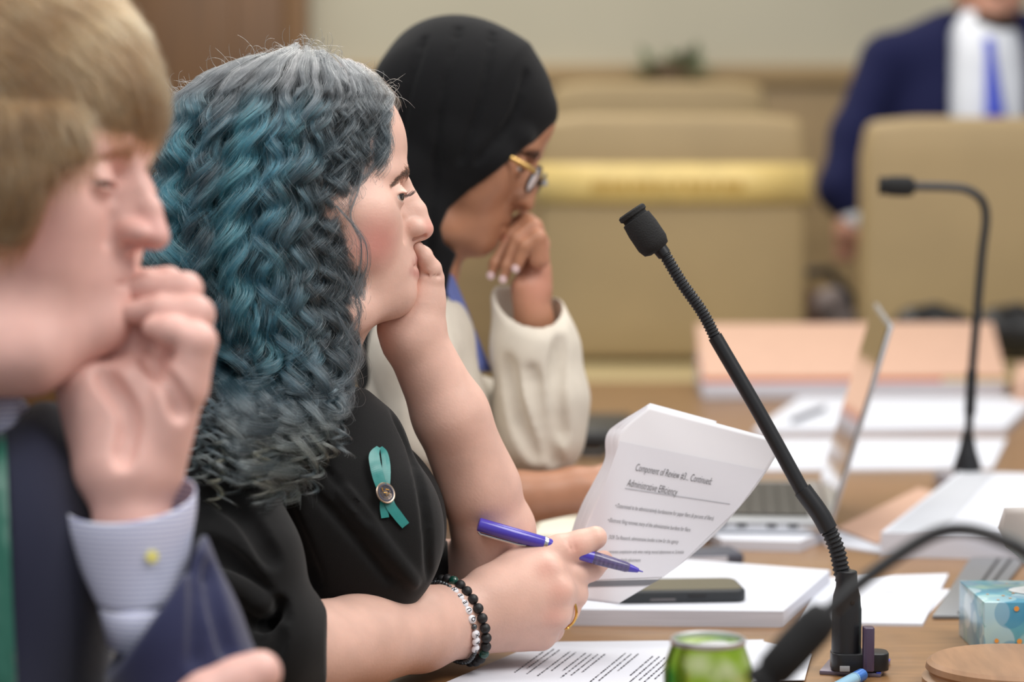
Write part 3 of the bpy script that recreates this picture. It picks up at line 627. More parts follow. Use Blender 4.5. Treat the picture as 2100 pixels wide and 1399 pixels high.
# ================================================================ people
def skin(name, rgb, rough=.45):
    m = mat(name, rgb, rough, sss=.12, noise=(38, .07), bump=(420, .10), spec=.4); return m
def rot_y(a): c, s = math.cos(a), math.sin(a); return np.array([[c, 0, s], [0, 1, 0], [-s, 0, c]])
def rot_z(a): c, s = math.cos(a), math.sin(a); return np.array([[c, -s, 0], [s, c, 0], [0, 0, 1]])
def rot_x(a): c, s = math.cos(a), math.sin(a); return np.array([[1, 0, 0], [0, c, -s], [0, s, c]])
class Head:
    """adult head in profile, modelled in canonical pixel units, moved by a similarity transform"""
    def __init__(s, org, to, scale=1.0, pitch=0.0, yaw=0.0, roll=0.0):
        s.o = np.array(org, float); s.t = np.array(to, float); s.k = scale; s.M = rot_z(pitch) @ rot_x(roll) @ rot_y(yaw)
    def __call__(s, x, y, z=0.0): return s.t + s.k * (s.M @ (np.array([x, y, z], float) - s.o))
    def pts(s, a): a = np.asarray(a, float); return s.t + s.k * ((a - s.o) @ s.M.T)
    def cap(s, f, a, b, ra, rb=None, k=10, sub=False): f.cap(s(*a), s(*b), ra * s.k, (ra if rb is None else rb) * s.k, k * s.k, sub)
    def ell(s, f, c, r, k=10, sub=False, rot=None): f.ell(s(*c), np.array(r) * s.k, k * s.k, s.M if rot is None else s.M @ rot, sub)
    def build(s, f, nose=0.0, jowl=0.0, brow=0.0, eye=True, closed=0.0, ear=True):
        E = s.ell; C = s.cap
        E(f, (610, 305, 0), (222, 186, 160), 10)                      # skull
        E(f, (694, 305, 0), (122, 130, 122), 40)
        for w in (-1, 1):
            E(f, (640, 430, 80 * w), (150, 150, 70), 60)              # side of the face
            E(f, (728, 478, 82 * w), (84, 92, 56), 50)                # cheek
            C(f, (805, 604, 12 * w), (712, 628 + jowl, 82 * w), 34, 40, 45); C(f, (712, 628 + jowl, 82 * w), (610, 575, 112 * w), 40, 42, 50)
            C(f, (806, 357, 30 * w), (786, 362, 92 * w), 29 + brow, 20, 26)     # brow ridge
            C(f, (770, 440, 100 * w), (690, 430, 136 * w), 32, 26, 50)          # cheekbone
        E(f, (735, 490, 0), (98, 130, 96), 50)                        # upper jaw
        E(f, (770, 560, 0), (66, 78, 74), 50)
        C(f, (803, 598, 0), (801, 604, 0), 37, 36, 30)                # chin
        E(f, (788, 540, 0), (55, 52, 58), 30)                         # muzzle
        for w in (-1, 1): E(f, (858, 404, 70 * w), (46, 24, 46), 34, True)      # eye sockets
        if eye:
            for w in (-1, 1):
                E(f, (801, 405, 70 * w), (31, 30, 32), 12)
                C(f, (829, 401 + 6 * closed, 70 * w - 24), (829, 401 + 6 * closed, 70 * w + 24), 6, 6, 10)    # upper lid
                E(f, (832, 408, 75 * w), (24, 9.5 - 6 * closed, 34), 3, True)                # opening
        n = nose                                                       # nose
        C(f, (830, 380, 0), (858 + .6 * n, 430, 0), 14, 15, 20); C(f, (858 + .6 * n, 430, 0), (869 + n, 469, 0), 15, 20.5, 12)
        C(f, (820, 420, 0), (838, 470, 0), 28, 30, 22)
        C(f, (868 + n, 468, 0), (846, 484, 0), 13, 9, 8)
        for w in (-1, 1):
            E(f, (850 + .5 * n, 468, 25 * w), (21 + .4 * n, 17, 15), 10)
            C(f, (850, 489, 19 * w), (869 + .7 * n, 483, 15 * w), 7.5, 5.5, 3, True)
        C(f, (829, 452, 46), (828, 492, 50), 4, 5, 14, True); C(f, (829, 452, -46), (828, 492, -50), 4, 5, 14, True)
        for w in (-1, 1):                                              # lips
            C(f, (838, 528, 3 * w), (822, 547, 44 * w), 14, 7, 12); C(f, (841, 562, 0), (821, 554, 42 * w), 14.5, 7, 12)
            C(f, (864, 546, 0), (820, 552, 52 * w), 3.4, 2.6, 6, True)
        C(f, (850, 505, 0), (852, 520, 0), 5, 4, 8, True)
        for w in (-1, 1) if ear else ():                               # ears
            E(f, (600, 415, 158 * w), (30, 56, 14), 14); E(f, (600, 408, 172 * w), (17, 36, 9), 8, True)
    def neck(s, f, a, b, r0, r1, k=50): s.cap(f, a, b, r0, r1, k)
def fsample(f, q):
    """trilinear field value at model points"""
    q = np.asarray(q, float); x = np.clip((q - f.lo) / f.h, 0, np.array(f.n) - 1.001); i = x.astype(int); t = x - i; r = 0
    for a in (0, 1):
        for b in (0, 1):
            for c in (0, 1): r = r + f.g[i[:, 0] + a, i[:, 1] + b, i[:, 2] + c] * (t[:, 0] if a else 1 - t[:, 0]) * (t[:, 1] if b else 1 - t[:, 1]) * (t[:, 2] if c else 1 - t[:, 2])
    return r
def surf_w(f, u, v, step=2.0):
    """depth w at which the line of sight through pixel (u,v) first meets the surface"""
    u = np.atleast_1d(np.asarray(u, float)); v = np.atleast_1d(np.asarray(v, float)); res = np.full(u.shape, np.nan); lo = f.lo[2]; hi = f.ax[2][-1]
    for w_ in np.arange(lo + step, hi - step, step):
        k = 1 + w_ / F; q = np.stack([1050 + (u - 1050) * k, 699.5 + (v - 699.5) * k, np.full(u.shape, w_)], 1)
        ok = ((q > f.lo) & (q < f.lo + f.h * (np.array(f.n) - 1))).all(1)
        hit = np.isnan(res) & ok & (fsample(f, q) < 0); res[hit] = w_
    return res
def surf_x(f, q, step=.8):
    """push points out to the surface along +u"""
    q = np.array(q, float); q[:, 0] += 60; done = np.zeros(len(q), bool)
    for i in range(int(130 / step)):
        done |= fsample(f, q) < 0; q[~done, 0] -= step
    return q
M_eye = mat('eye_white', (214, 206, 200), .12, coat=.6); M_iris = mat('iris_dark', (58, 48, 40), .1, coat=.8)
def eyes(par, H, fr, gaze=(1, 0, 0)):
    g = np.array(gaze, float); g /= np.linalg.norm(g)
    for w in (-1, 1):
        c = H(801, 405, 70 * w); bm = bmesh.new(); bmesh.ops.create_uvsphere(bm, u_segments=24, v_segments=16, radius=1)
        r = 27.5 * H.k
        v = np.array([list(x.co) for x in bm.verts]) * r + c; fc = [[x.index for x in q.verts] for q in bm.faces]; bm.free()
        e = link('eye', mesh('eye', fr.world(v), fc), M_eye, par)
        d = H.M @ g; ref = np.array([0, 1.0, 0]); a = np.cross(d, ref); a /= np.linalg.norm(a); b = np.cross(d, a)
        th = np.linspace(0, 6.2832, 21)[:-1]; rows = []
        for rr in (1.0, .6, .05):
            ri = 12.5 * H.k * rr; hh = math.sqrt((r * 1.008) ** 2 - ri ** 2); rows.append([c + d * hh + ri * (math.cos(t_) * a + math.sin(t_) * b) for t_ in list(th) + [0]])
        link('iris', grid_mesh('iris', fr.world(np.array(rows))), M_iris, e)

def hairs(name, mt, parent, P3, rad, colr=None):
    """P3 (strands, points, 3) world; rad (points,) or (strands, points); colr (strands, points, 3) linear"""
    n, m = P3.shape[:2]; hc = bpy.data.hair_curves.new(name); hc.add_curves([m] * n)
    hc.attributes['position'].data.foreach_set('vector', P3.astype(np.float32).ravel()) if 'position' in hc.attributes else None
    ra = hc.attributes.get('radius') or hc.attributes.new('radius', 'FLOAT', 'POINT')
    ra.data.foreach_set('value', np.broadcast_to(rad, (n, m)).astype(np.float32).ravel())
    if colr is not None:
        c = hc.attributes.new('hcol', 'FLOAT_COLOR', 'POINT'); c4 = np.ones((n, m, 4), np.float32); c4[..., :3] = colr; c.data.foreach_set('color', c4.ravel())
    hc.materials.append(mt); return link(name, hc, None, parent)
def hair_mat(name, rough=.3, radial=.4):
    m = bpy.data.materials.new(name); m.use_nodes = True; N = m.node_tree.nodes; L = m.node_tree.links; N.clear()
    o = N.new('ShaderNodeOutputMaterial'); h = N.new('ShaderNodeBsdfHairPrincipled'); h.model = 'CHIANG'; h.parametrization = 'COLOR'
    a = N.new('ShaderNodeAttribute'); a.attribute_name = 'hcol'; L.new(a.outputs['Color'], h.inputs['Color'])
    h.inputs['Roughness'].default_value = rough; h.inputs['Radial Roughness'].default_value = radial
    L.new(h.outputs[0], o.inputs['Surface']); return m
def smoothstep(a, b, x): t = np.clip((x - a) / (b - a), 0, 1); return t * t * (3 - 2 * t)

# ---------------------------------------------------------------- woman with teal curls
frW = Frame(2.55)
pW = thing('person', 'woman with long curly teal and grey hair in a black jacket, chin on her hand', 'person', (P(600, 900, 2.55)[0], 2.55, .45))
M_skinW = skin('skin_fair', (222, 181, 165))
# blush on the cheek, darker lips: real skin colouring placed around the face
N, L, b = nodes(M_skinW)
def tint(m, centre, radius, col, amount):
    N, L, b = nodes(m); src = b.inputs['Base Color'].links[0].from_socket
    g = N.new('ShaderNodeNewGeometry'); d = N.new('ShaderNodeVectorMath'); d.operation = 'DISTANCE'; d.inputs[1].default_value = [float(x) for x in centre]; L.new(g.outputs['Position'], d.inputs[0])
    r = N.new('ShaderNodeMapRange'); r.interpolation_type = 'SMOOTHSTEP'; r.inputs[1].default_value = 0; r.inputs[2].default_value = radius; r.inputs[3].default_value = amount; r.inputs[4].default_value = 0; L.new(d.outputs['Value'], r.inputs[0])
    x = N.new('ShaderNodeMix'); x.data_type = 'RGBA'; L.new(r.outputs[0], x.inputs[0]); L.new(src, x.inputs[6]); x.inputs[7].default_value = srgb(*col); L.new(x.outputs[2], b.inputs['Base Color'])
HW = Head((640, 400, 0), (640, 400, 0), 1.0, 0, math.radians(-3))
fh = Field((350, 95, -230), (905, 850, 230), 2.5)
HW.build(fh, jowl=14, brow=0, closed=.1)
HW.neck(fh, (620, 560, 0), (560, 830, 0), 112, 125, 40)
fh.cap((690, 620, 0), (600, 800, 0), 80, 100, 40)
hd = fh.nets(3)
# left arm: hand under the chin, elbow on the table
fa = Field((690, 470, -80), (1150, 1330, 330), 3.6)
A_ = lambda *l: [(*pt(p[0], p[1], p[2]), p[3]) for p in l]
fa.chain(A_((835, 690, 62, 52), (915, 850, 100, 66), (978, 1000, 165, 76), (1012, 1090, 205, 84), (1022, 1200, 225, 82)), 30)
fa.chain(A_((868, 700, 62, 50), (930, 850, 100, 68), (994, 1000, 165, 72)), 30)
fa.chain(A_((1022, 1190, 225, 84), (880, 1190, 330, 90)), 40)
fa.chain(A_((815, 668, 60, 40), (832, 690, 62, 50)), 30)
fa.chain(A_((868, 612, 62, 40), (858, 660, 62, 50), (850, 690, 62, 54)), 25)          # palm, ulnar side
fa.chain(A_((830, 640, 100, 40), (850, 600, 110, 40)), 30)
fa.chain(A_((878, 580, 55, 33), (872, 615, 58, 40)), 22)
fa.chain(A_((884, 566, 48, 27), (884, 552, 40, 21), (872, 530, 28, 16.5), (857, 507, 16, 12.5)), 9)      # little finger
fa.chain(A_((872, 575, 80, 26), (872, 548, 76, 20), (846, 545, 60, 17), (815, 560, 70, 15)), 9)
fa.chain(A_((862, 575, 115, 26), (868, 525, 120, 19), (838, 500, 110, 16), (805, 520, 110, 14)), 9)
fa.chain(A_((845, 580, 150, 26), (850, 520, 155, 19), (815, 480, 150, 16), (790, 500, 140, 14)), 9)
fa.chain(A_((820, 660, 120, 30), (770, 610, 150, 22), (740, 570, 160, 17)), 12)
fa.chain(A_((868, 546, 30, 2.2), (895, 546, 30, 2.2)), 4, True)                        # finger creases
fa.chain(A_((842, 573, 10, 3), (868, 562, 22, 3), (900, 566, 30, 2.5)), 5, True)
al = fa.nets(3)
# right arm and the hand that holds pen and pages
fr_ = Field((480, 1050, -540), (1290, 1430, 330), 3.6)
B_ = lambda *l: [(*pt(p[0], p[1], p[2]), p[3]) for p in l]
fr_.chain(B_((520, 1340, -430, 76), (600, 1335, -360, 88), (740, 1312, -190, 86), (860, 1290, -40, 72), (930, 1273, 40, 62)), 30)
fr_.chain(B_((640, 1335, -320, 88), (860, 1304, -35, 66), (935, 1290, 45, 60)), 30)
fr_.chain(B_((860, 1268, -40, 62), (925, 1255, 40, 56)), 30)
for a, b_ in (((945, 1248, 55, 50), (1118, 1172, 92, 42)), ((945, 1262, 52, 52), (1140, 1212, 84, 40)), ((945, 1280, 55, 52), (1134, 1258, 92, 38)), ((950, 1298, 65, 46), (1108, 1300, 112, 34))):
    fr_.chain(B_(a, b_), 26)
fr_.chain(B_((1000, 1205, 95, 46), (1070, 1170, 120, 44), (1125, 1140, 130, 38)), 30)
fr_.chain(B_((1090, 1160, 118, 38), (1150, 1130, 120, 34), (1190, 1118, 122, 30), (1221, 1103, 124, 25)), 12)       # thumb
fr_.chain(B_((1118, 1174, 100, 40), (1172, 1178, 132, 33), (1210, 1164, 158, 29), (1238, 1148, 170, 20)), 8)        # index
fr_.chain(B_((1140, 1212, 92, 40), (1174, 1218, 135, 31), (1160, 1226, 200, 26), (1120, 1232, 210, 22)), 12)
fr_.chain(B_((1134, 1258, 100, 37), (1158, 1250, 140, 30), (1140, 1258, 200, 26), (1095, 1262, 205, 22)), 12)
fr_.chain(B_((1108, 1300, 118, 33), (1128, 1290, 150, 28), (1105, 1290, 200, 24), (1070, 1290, 205, 20)), 12)
fr_.chain(B_((1020, 1250, 140, 50), (1060, 1290, 150, 48)), 30)
for c in ((1126, 1172, 67), (1148, 1214, 60), (1142, 1260, 70)): fr_.ell(pt(*c), (20, 16, 8), 24)
for u_ in (1162, 1172): fr_.chain(B_((u_, 1100, 92, 1.6), (u_ + 8, 1128, 88, 1.6)), 5, True)
fr_.ell(pt(1234, 1092, 106), (16, 10, 8), 3, rot_z(-.35), True) if 0 else None
ar = fr_.nets(3)
body = link('body', mesh('body', frW.world(join_vf([hd, al, ar])[0]), join_vf([hd, al, ar])[1]), M_skinW, pW)
tint(M_skinW, frW.world(pt(775, 500, -130)), .040, (214, 128, 122), .62)
tint(M_skinW, frW.world(pt(880, 468, 0)), .014, (216, 136, 126), .5)
for u_, v_, w_ in ((853, 562, -6), (844, 561, -22), (834, 557, -36), (850, 534, -6), (838, 542, -26)): tint(M_skinW, frW.world(HW(u_, v_, w_)), .0085, (168, 88, 88), .75)
for u_, v_, w_ in ((1122, 1165, 48), (1148, 1212, 40), (1135, 1262, 50), (1180, 1122, 95)): tint(M_skinW, frW.world(pt(u_, v_, w_)), .018, (220, 140, 126), .28)
eyes(pW, HW, frW, (1, -.12, -.5))
M_nail = mat('finger_nail', (226, 176, 166), .2, coat=.4)
# eyebrow and lashes
M_hairW = hair_mat('curl_strand', .28, .35)
def browhair(par, H, fr, col, n=420, lift=0, fld=None):
    r = np.random.default_rng(2); S = []
    for w in (-1, 1):
        t_ = r.random(n); x = 842 - 44 * t_ ** 1.1; y = 360 + 26 * t_ ** 1.8 - lift + r.normal(0, 1, n) * (6.5 - 5 * t_) ; z = (26 + 74 * t_) * w
        x = x - 6 * t_; a = np.stack([x + 1, y, z], 1)
        d = np.stack([-9 - 8 * t_, -10 + 14 * t_ + r.normal(0, 2.5, n), 12 * w * np.ones(n)], 1)
        S.append(np.stack([a, a + d * .5 + [1.5, -.5, 0], a + d], 1))
    S = np.vstack(S); Q = H.pts(S.reshape(-1, 3)).reshape(S.shape)
    if fld is not None:
        b0 = surf_x(fld, Q[:, 0]); Q = Q + np.stack([b0[:, 0] - Q[:, 0, 0] + .4, 0 * b0[:, 0], 0 * b0[:, 0]], 1)[:, None]
        for j, o_ in ((1, 2.2), (2, 1.6)): bj = surf_x(fld, Q[:, j]); Q[:, j, 0] = bj[:, 0] + o_ * H.k
    Q = fr.world(Q.reshape(-1, 3)).reshape(S.shape)
    return hairs('eyebrows', M_hairW, par, Q, np.array([.00016, .00016, .00005]) * H.k, np.broadcast_to(np.array(col), Q.shape))
browhair(pW, HW, frW, (.045, .03, .022), fld=fh)
r = np.random.default_rng(5); S = []
for w in (-1, 1):
    n = 46; t_ = np.linspace(-1, 1, n); a = np.stack([835 - 12 * t_ ** 2, 402 + 4 * t_ ** 2, 72 * w + 26 * t_], 1)
    d = np.stack([15 + r.normal(0, 2, n), -4 + r.normal(0, 2, n), 5 * t_], 1)
    S.append(np.stack([a, a + d * .5 + [0, 3, 0], a + d + [2, -4, 0]], 1))
S = np.vstack(S); Q = HW.pts(S.reshape(-1, 3)).reshape(S.shape); hairs('eyelashes', M_hairW, pW, frW.world(Q.reshape(-1, 3)).reshape(S.shape), np.array([.00022, .00018, .00005]), np.broadcast_to(np.array((.01, .008, .008)), S.shape))
# ---------------------------------------------------------------- her black jacket
M_blackcloth = mat('black_crepe', (17, 17, 18), .85, bump=(1500, .25), sheen=.12, spec=.2)
fj = Field((300, 700, -560), (1000, 1480, 520), 6.0)
fj.chain([(490, 895, -270, 88), (560, 850, 0, 115), (560, 870, 340, 88)], 60)
fj.ell((600, 1010, 0), (205, 215, 270), 60); fj.ell((480, 1130, 0), (170, 330, 290), 60)
for w_ in (-1, 1): fj.ell((742, 1085, 105 * w_), (172, 190, 130), 90)
fj.ell((610, 1330, 30), (230, 190, 190), 80)
fj.chain([(640, 840, 0, 105), (735, 905, -60, 95)], 60)
fj.prism([(565, 1290), (1100, 1290), (1100, 1600), (565, 1600)], -900, 900, 10)
fj.cap(pt(640, 780, -10), pt(720, 700, -10), 70, 95, 20, True)           # neck opening
def carve(f, line, r, k, n=10, sub=True, off=0.0, lim=None):
    L = spline(np.array(line, float), n); w_ = surf_w(f, L[:, 0], L[:, 1], 3.0); ok = ~np.isnan(w_)
    q = [pt(a, b, c + off) for a, b, c in zip(L[ok, 0], L[ok, 1], w_[ok])]
    for a, b in zip(q[:-1], q[1:]):
        if abs(a[2] - b[2]) < 30: f.cap(a, b, r, r, k, sub)
carve(fj, [(700, 1005), (745, 1060), (790, 1120), (850, 1195)], 9, 16, sub=False, off=2)     # rolled lapel edge
carve(fj, [(615, 985), (672, 1040), (730, 1105), (800, 1190)], 5, 12)
carve(fj, [(808, 850), (850, 950), (872, 1060), (880, 1180)], 5, 14)
carve(fj, [(640, 930), (700, 1000), (760, 1070)], 4, 10)
carve(fj, [(560, 1010), (600, 1100), (640, 1200)], 7, 30)
jv = fj.nets(4); jk = link('jacket', mesh('jacket', frW.world(jv[0]), jv[1]), M_blackcloth, pW)
fs_ = Field((290, 720, -620), (700, 1500, -80), 5.0)
fs_.chain([(*pt(440, 890, -280), 88), (*pt(455, 990, -340), 98), (*pt(500, 1150, -430), 104), (*pt(535, 1320, -440), 116), (*pt(640, 1335, -325), 110)], 45)
carve(fs_, [(430, 1010), (500, 1060), (560, 1150)], 6, 26); carve(fs_, [(420, 1120), (480, 1160), (545, 1230)], 6, 30)
carve(fs_, [(470, 1230), (520, 1258), (580, 1262)], 7, 22); carve(fs_, [(500, 1290), (540, 1270), (575, 1240)], 6, 22)
carve(fs_, [(520, 1330), (545, 1285), (560, 1262)], 7, 20); carve(fs_, [(560, 1350), (570, 1310), (560, 1275)], 6, 18)
carve(fs_, [(450, 1190), (500, 1215), (550, 1250)], 7, 26, sub=False)
fs_.plane(pt(614, 1330, -350), (.66, .05, .5), 6)
fs_.chain([(*pt(590, 1336, -372), 95), (*pt(680, 1330, -270), 97)], 4, True)
sv_ = fs_.nets(4); link('sleeve', mesh('sleeve', frW.world(sv_[0]), sv_[1]), M_blackcloth, jk)
fl_ = Field((760, 1000, 20), (1100, 1400, 420), 7); fl_.chain([(*pt(700, 1000, 330), 100), (*pt(850, 1180, 260), 100)], 20); v_ = fl_.nets(2)
link('sleeve', mesh('sleeve', frW.world(v_[0]), v_[1]), M_blackcloth, jk)

# ---------------------------------------------------------------- her hair
rg = np.random.default_rng(11)
TV = [92, 110, 130, 160, 200, 260, 320, 400, 480, 560, 640, 720, 800, 880, 950, 1015]
XL = [585, 530, 465, 400, 352, 320, 306, 294, 290, 302, 345, 425, 472, 482, 500, 575]
XR = [660, 706, 742, 780, 806, 800, 790, 772, 752, 746, 745, 742, 732, 712, 680, 645]
AW = [25, 75, 122, 164, 186, 202, 210, 214, 214, 212, 206, 200, 194, 190, 186, 180]
def env(v, phi, layer, side):
    xl, xr, aw = (np.interp(v, TV, q) for q in (XL, XR, AW)); cx = (xl + xr) / 2
    x = xr + (xl - xr) * phi; x = cx + (x - cx) * layer
    pr = np.maximum(1 - np.abs(2 * phi - 1) ** 2.4, 0) ** .5; pr = np.maximum(pr, np.where(phi < .5, .50, .05) * smoothstep(120, 260, v))
    return x, -aw * pr * layer * side
# depth of the shoulder and chest under the hair
UU, VV = np.meshgrid(np.arange(400, 800, 12.0), np.arange(680, 1040, 12.0), indexing='ij')
SW = np.fmin(surf_w(fj, UU.ravel(), VV.ravel(), 6), surf_w(fs_, UU.ravel(), VV.ravel(), 6)).reshape(UU.shape); 
for _ in range(14):
    Sp = np.pad(SW, 1, mode='edge'); nb9 = np.stack([Sp[2:, 1:-1], Sp[:-2, 1:-1], Sp[1:-1, 2:], Sp[1:-1, :-2]]); fill = np.nanmin(np.where(np.isnan(nb9), 999, nb9), 0)
    SW = np.where(np.isnan(SW) & (fill < 999), fill, SW)
SW = np.where(np.isnan(SW), 300, SW)
for _ in range(3):
    Sp = np.pad(SW, 1, mode='edge'); SW = np.minimum(SW, (Sp[2:, 1:-1] + Sp[:-2, 1:-1] + Sp[1:-1, 2:] + Sp[1:-1, :-2] + SW) / 5)
for _ in range(2):
    Sp = np.pad(SW, 1, mode='edge'); SW = (Sp[2:, 1:-1] + Sp[:-2, 1:-1] + Sp[1:-1, 2:] + Sp[1:-1, :-2] + SW) / 5
def chest(u, v):
    kk = 1 - 330 / F; u = 1050 + (u - 1050) / kk; v = 699.5 + (v - 699.5) / kk
    i = np.clip(((u - 400) / 12), 0, SW.shape[0] - 1.01); j = np.clip(((v - 680) / 12), 0, SW.shape[1] - 1.01); a = i.astype(int); b = j.astype(int); s_, t_ = i - a, j - b
    return (SW[a, b] * (1 - s_) + SW[a + 1, b] * s_) * (1 - t_) + (SW[a, b + 1] * (1 - s_) + SW[a + 1, b + 1] * s_) * t_
NP = 64
NL = 150                                                          # wavy locks, each made of several clumps of strands
Lphi = np.where(rg.random(NL) < .16, rg.random(NL) * .12, rg.random(NL)); Llay = np.where(Lphi < .14, 1 - .05 * rg.random(NL), 1 - .22 * rg.random(NL) ** 1.2)
Lv0 = 96 + 46 * np.abs(2 * Lphi - 1) ** 2 + np.where(rg.random(NL) < .6, rg.random(NL) * 45, rg.random(NL) * 260)
Lv1 = np.minimum(np.interp(Lphi, [0, .06, .12, .25, .4, .7, .85, 1], [540, 730, 800, 830, 865, 885, 850, 770]) + rg.normal(0, 62, NL), 985); Lv1 = np.maximum(Lv1, Lv0 + 170)
Llam = rg.uniform(88, 138, NL); Lph = rg.random(NL) * 6.28; Lamp = rg.uniform(.65, 1.25, NL); Lhd = np.sign(rg.random(NL) - .5); Lc = rg.random((NL, 2)); Lside = np.where(rg.random(NL) < .92, 1, -1)
def make_strands(n, per, spread, tight=1.0):
    k = np.arange(n) % NL if tight else rg.integers(0, NL, n); sp_l = (.016 if tight else .03)
    phi = np.clip(Lphi[k] + rg.normal(0, sp_l, n), 0, 1); layer = np.minimum(Llay[k] + rg.normal(0, .012, n), 1.02); side = Lside[k]
    v0 = Lv0[k] + rg.normal(0, 8, n); v1 = np.minimum(Lv1[k] + rg.normal(0, 26, n), 1000)
    t_ = np.linspace(0, 1, NP); V = v0[:, None] + (v1 - v0)[:, None] * t_
    conv = 1 - .7 * smoothstep(.5, 1, t_)[None]                  # strands of a lock draw together towards its end
    ph = Lphi[k][:, None] + (phi - Lphi[k])[:, None] * conv + .010 * np.sin(t_ * 6 + Lph[k][:, None])
    X, W = env(V, np.clip(ph, 0, 1), layer[:, None], side[:, None])
    lam = Llam[k][:, None] * (.72 + .28 * smoothstep(160, 340, V)) * (1 - .45 * smoothstep(640, 880, V)); dl = np.gradient(V, axis=1) / lam * 2 * np.pi
    th = np.cumsum(dl, 1) + (v0 / Llam[k] * 6.283 + Lph[k] + rg.normal(0, .42, n))[:, None]
    amp = (6.5 + 8 * smoothstep(130, 360, V) + 13 * smoothstep(640, 880, V)) * (Lamp[k] * rg.uniform(.8, 1.2, n))[:, None] * smoothstep(0, .12, t_)[None]
    hd_ = Lhd[k][:, None]
    Xc = X + amp * np.cos(th); Wc = W + 0 * th; CW = amp * .9 * hd_ * np.sin(th); Vc = V + amp * .6 * np.sin(th + 1.1) * smoothstep(600, 850, V)
    ro = spread * np.abs(rg.normal(0, 1, (n, per))) ** .9; ra = rg.random((n, per)) * 6.28
    tw = (t_[None, None] * rg.uniform(-2.5, 2.5, (n, per, 1)))
    fl = (.8 + .5 * np.sin(np.pi * t_) - .6 * smoothstep(.55, 1, t_))[None, None]
    fz = rg.normal(0, 1.1, (n, per, 1)) * np.sin(t_[None, None] * rg.uniform(15, 40, (n, per, 1)) + rg.random((n, per, 1)) * 6)
    sx = ro[..., None] * np.cos(ra[..., None] + tw) * fl + fz; sw = ro[..., None] * np.sin(ra[..., None] + tw) * fl; svv = rg.normal(0, 5, (n, per, 1)) * t_[None, None]
    strayk = (rg.random((n, per, 1)) < .05) * rg.normal(0, 14, (n, per, 1)) * t_[None, None] ** 1.3
    Q = np.stack([Xc[:, None] + sx + strayk, Vc[:, None] + svv, Wc[:, None] + 0 * sx, CW[:, None] + sw - np.abs(strayk) * .5 - 55 * ((k * .6180339) % 1)[:, None, None] * smoothstep(700, 820, V)[:, None]], -1)
    cc_ = np.clip(Lc[k] + rg.normal(0, .16, (n, 2)), 0, 1)
    cl = np.broadcast_to(np.stack([phi, cc_[:, 0], cc_[:, 1], layer], 1)[:, None], (n, per, 4))
    return Q.reshape(-1, NP, 4), cl.reshape(-1, 4)
Q1, c1_ = make_strands(NL * 5, 26, 4.6); Q2, c2_ = make_strands(1500, 1, 10, 0)
def guided(line, n, spread):
    L = spline(np.array(line, float), 10); Lq = np.stack([np.interp(np.linspace(0, 1, NP), np.linspace(0, 1, len(L)), L[:, i]) for i in range(3)], 1)
    a = rg.random((n, 1)) * 6.28; r_ = spread * np.abs(rg.normal(0, 1, (n, 1))); t_ = np.linspace(0, 1, NP)[None]; tw = t_ * rg.uniform(-3, 3, (n, 1)); g_ = np.sin(np.pi * np.clip(t_ * .95 + .05, 0, 1)) ** .5
    return Lq[None] + np.stack([r_ * np.cos(a + tw) * g_, rg.normal(0, 6, (n, 1)) * t_, r_ * np.sin(a + tw) * g_], -1)
tend = [[(755, 175, -60), (785, 225, -85), (789, 275, -100), (782, 325, -115), (762, 365, -130), (738, 395, -150), (725, 430, -165)],
        [(700, 430, -172), (735, 470, -170), (758, 505, -166), (762, 545, -162), (750, 585, -158), (738, 620, -155), (746, 655, -150), (738, 690, -150)],
        [(715, 560, -170), (738, 600, -160), (748, 640, -152), (735, 668, -152), (722, 690, -155)],
        [(735, 300, -145), (752, 350, -148), (742, 400, -158), (728, 450, -168), (748, 500, -168), (745, 560, -162), (728, 610, -162)],
        [(700, 640, -168), (720, 680, -165), (742, 720, -160), (735, 760, -165), (712, 790, -175), (722, 830, -185)]]
Q3 = np.vstack([guided(l, 26, 4.0) for l in tend]); c3_ = np.tile(np.array([.08, .2, .5, 1.0]), (len(Q3), 1)); c3_[:26, 1] = .95
# ringlets at the ends
RQ, RC = [], []
for i in range(22):
    x0 = np.interp(i, [0, 21], [462, 705]) + rg.normal(0, 9); vs_ = 770 + rg.random() * 90; ve = np.interp(x0, [450, 520, 600, 640, 700], [955, 975, 1008, 985, 915]) + rg.normal(0, 16); m_ = NP
    t_ = np.linspace(0, 1, m_); th = t_ * (ve - vs_) / rg.uniform(34, 46) * 6.283 + rg.random() * 6.28; R_ = rg.uniform(13, 23) * (.55 + .45 * smoothstep(0, .4, t_)); hd_ = 1 if rg.random() < .5 else -1
    cxp = x0 + rg.normal(0, 14) * t_ - 18 * t_ * (x0 < 530); per = 44
    r_ = 3.4 * np.abs(rg.normal(0, 1, (per, 1))); a = rg.random((per, 1)) * 6.28; pj = rg.normal(0, .16, (per, 1)); ke = rg.uniform(.86, 1.0, (per, 1)); tt = t_[None] * ke; thj = th[None] * ke + pj
    X = cxp[None] + R_[None] * np.cos(thj) + r_ * np.cos(a + 3 * tt); V = vs_ + (ve - vs_) * tt + 5 * np.sin(thj + .8) + r_ * .4; CWr = R_[None] * hd_ * np.sin(thj) + r_ * np.sin(a + 3 * tt) - 42
    RQ.append(np.stack([X, V, np.full_like(X, -190.0), CWr], -1)); RC.append(np.tile(np.array([.5, rg.random(), rg.random(), 1.0]), (per, 1)))
RQ = np.vstack(RQ); RC = np.vstack(RC)
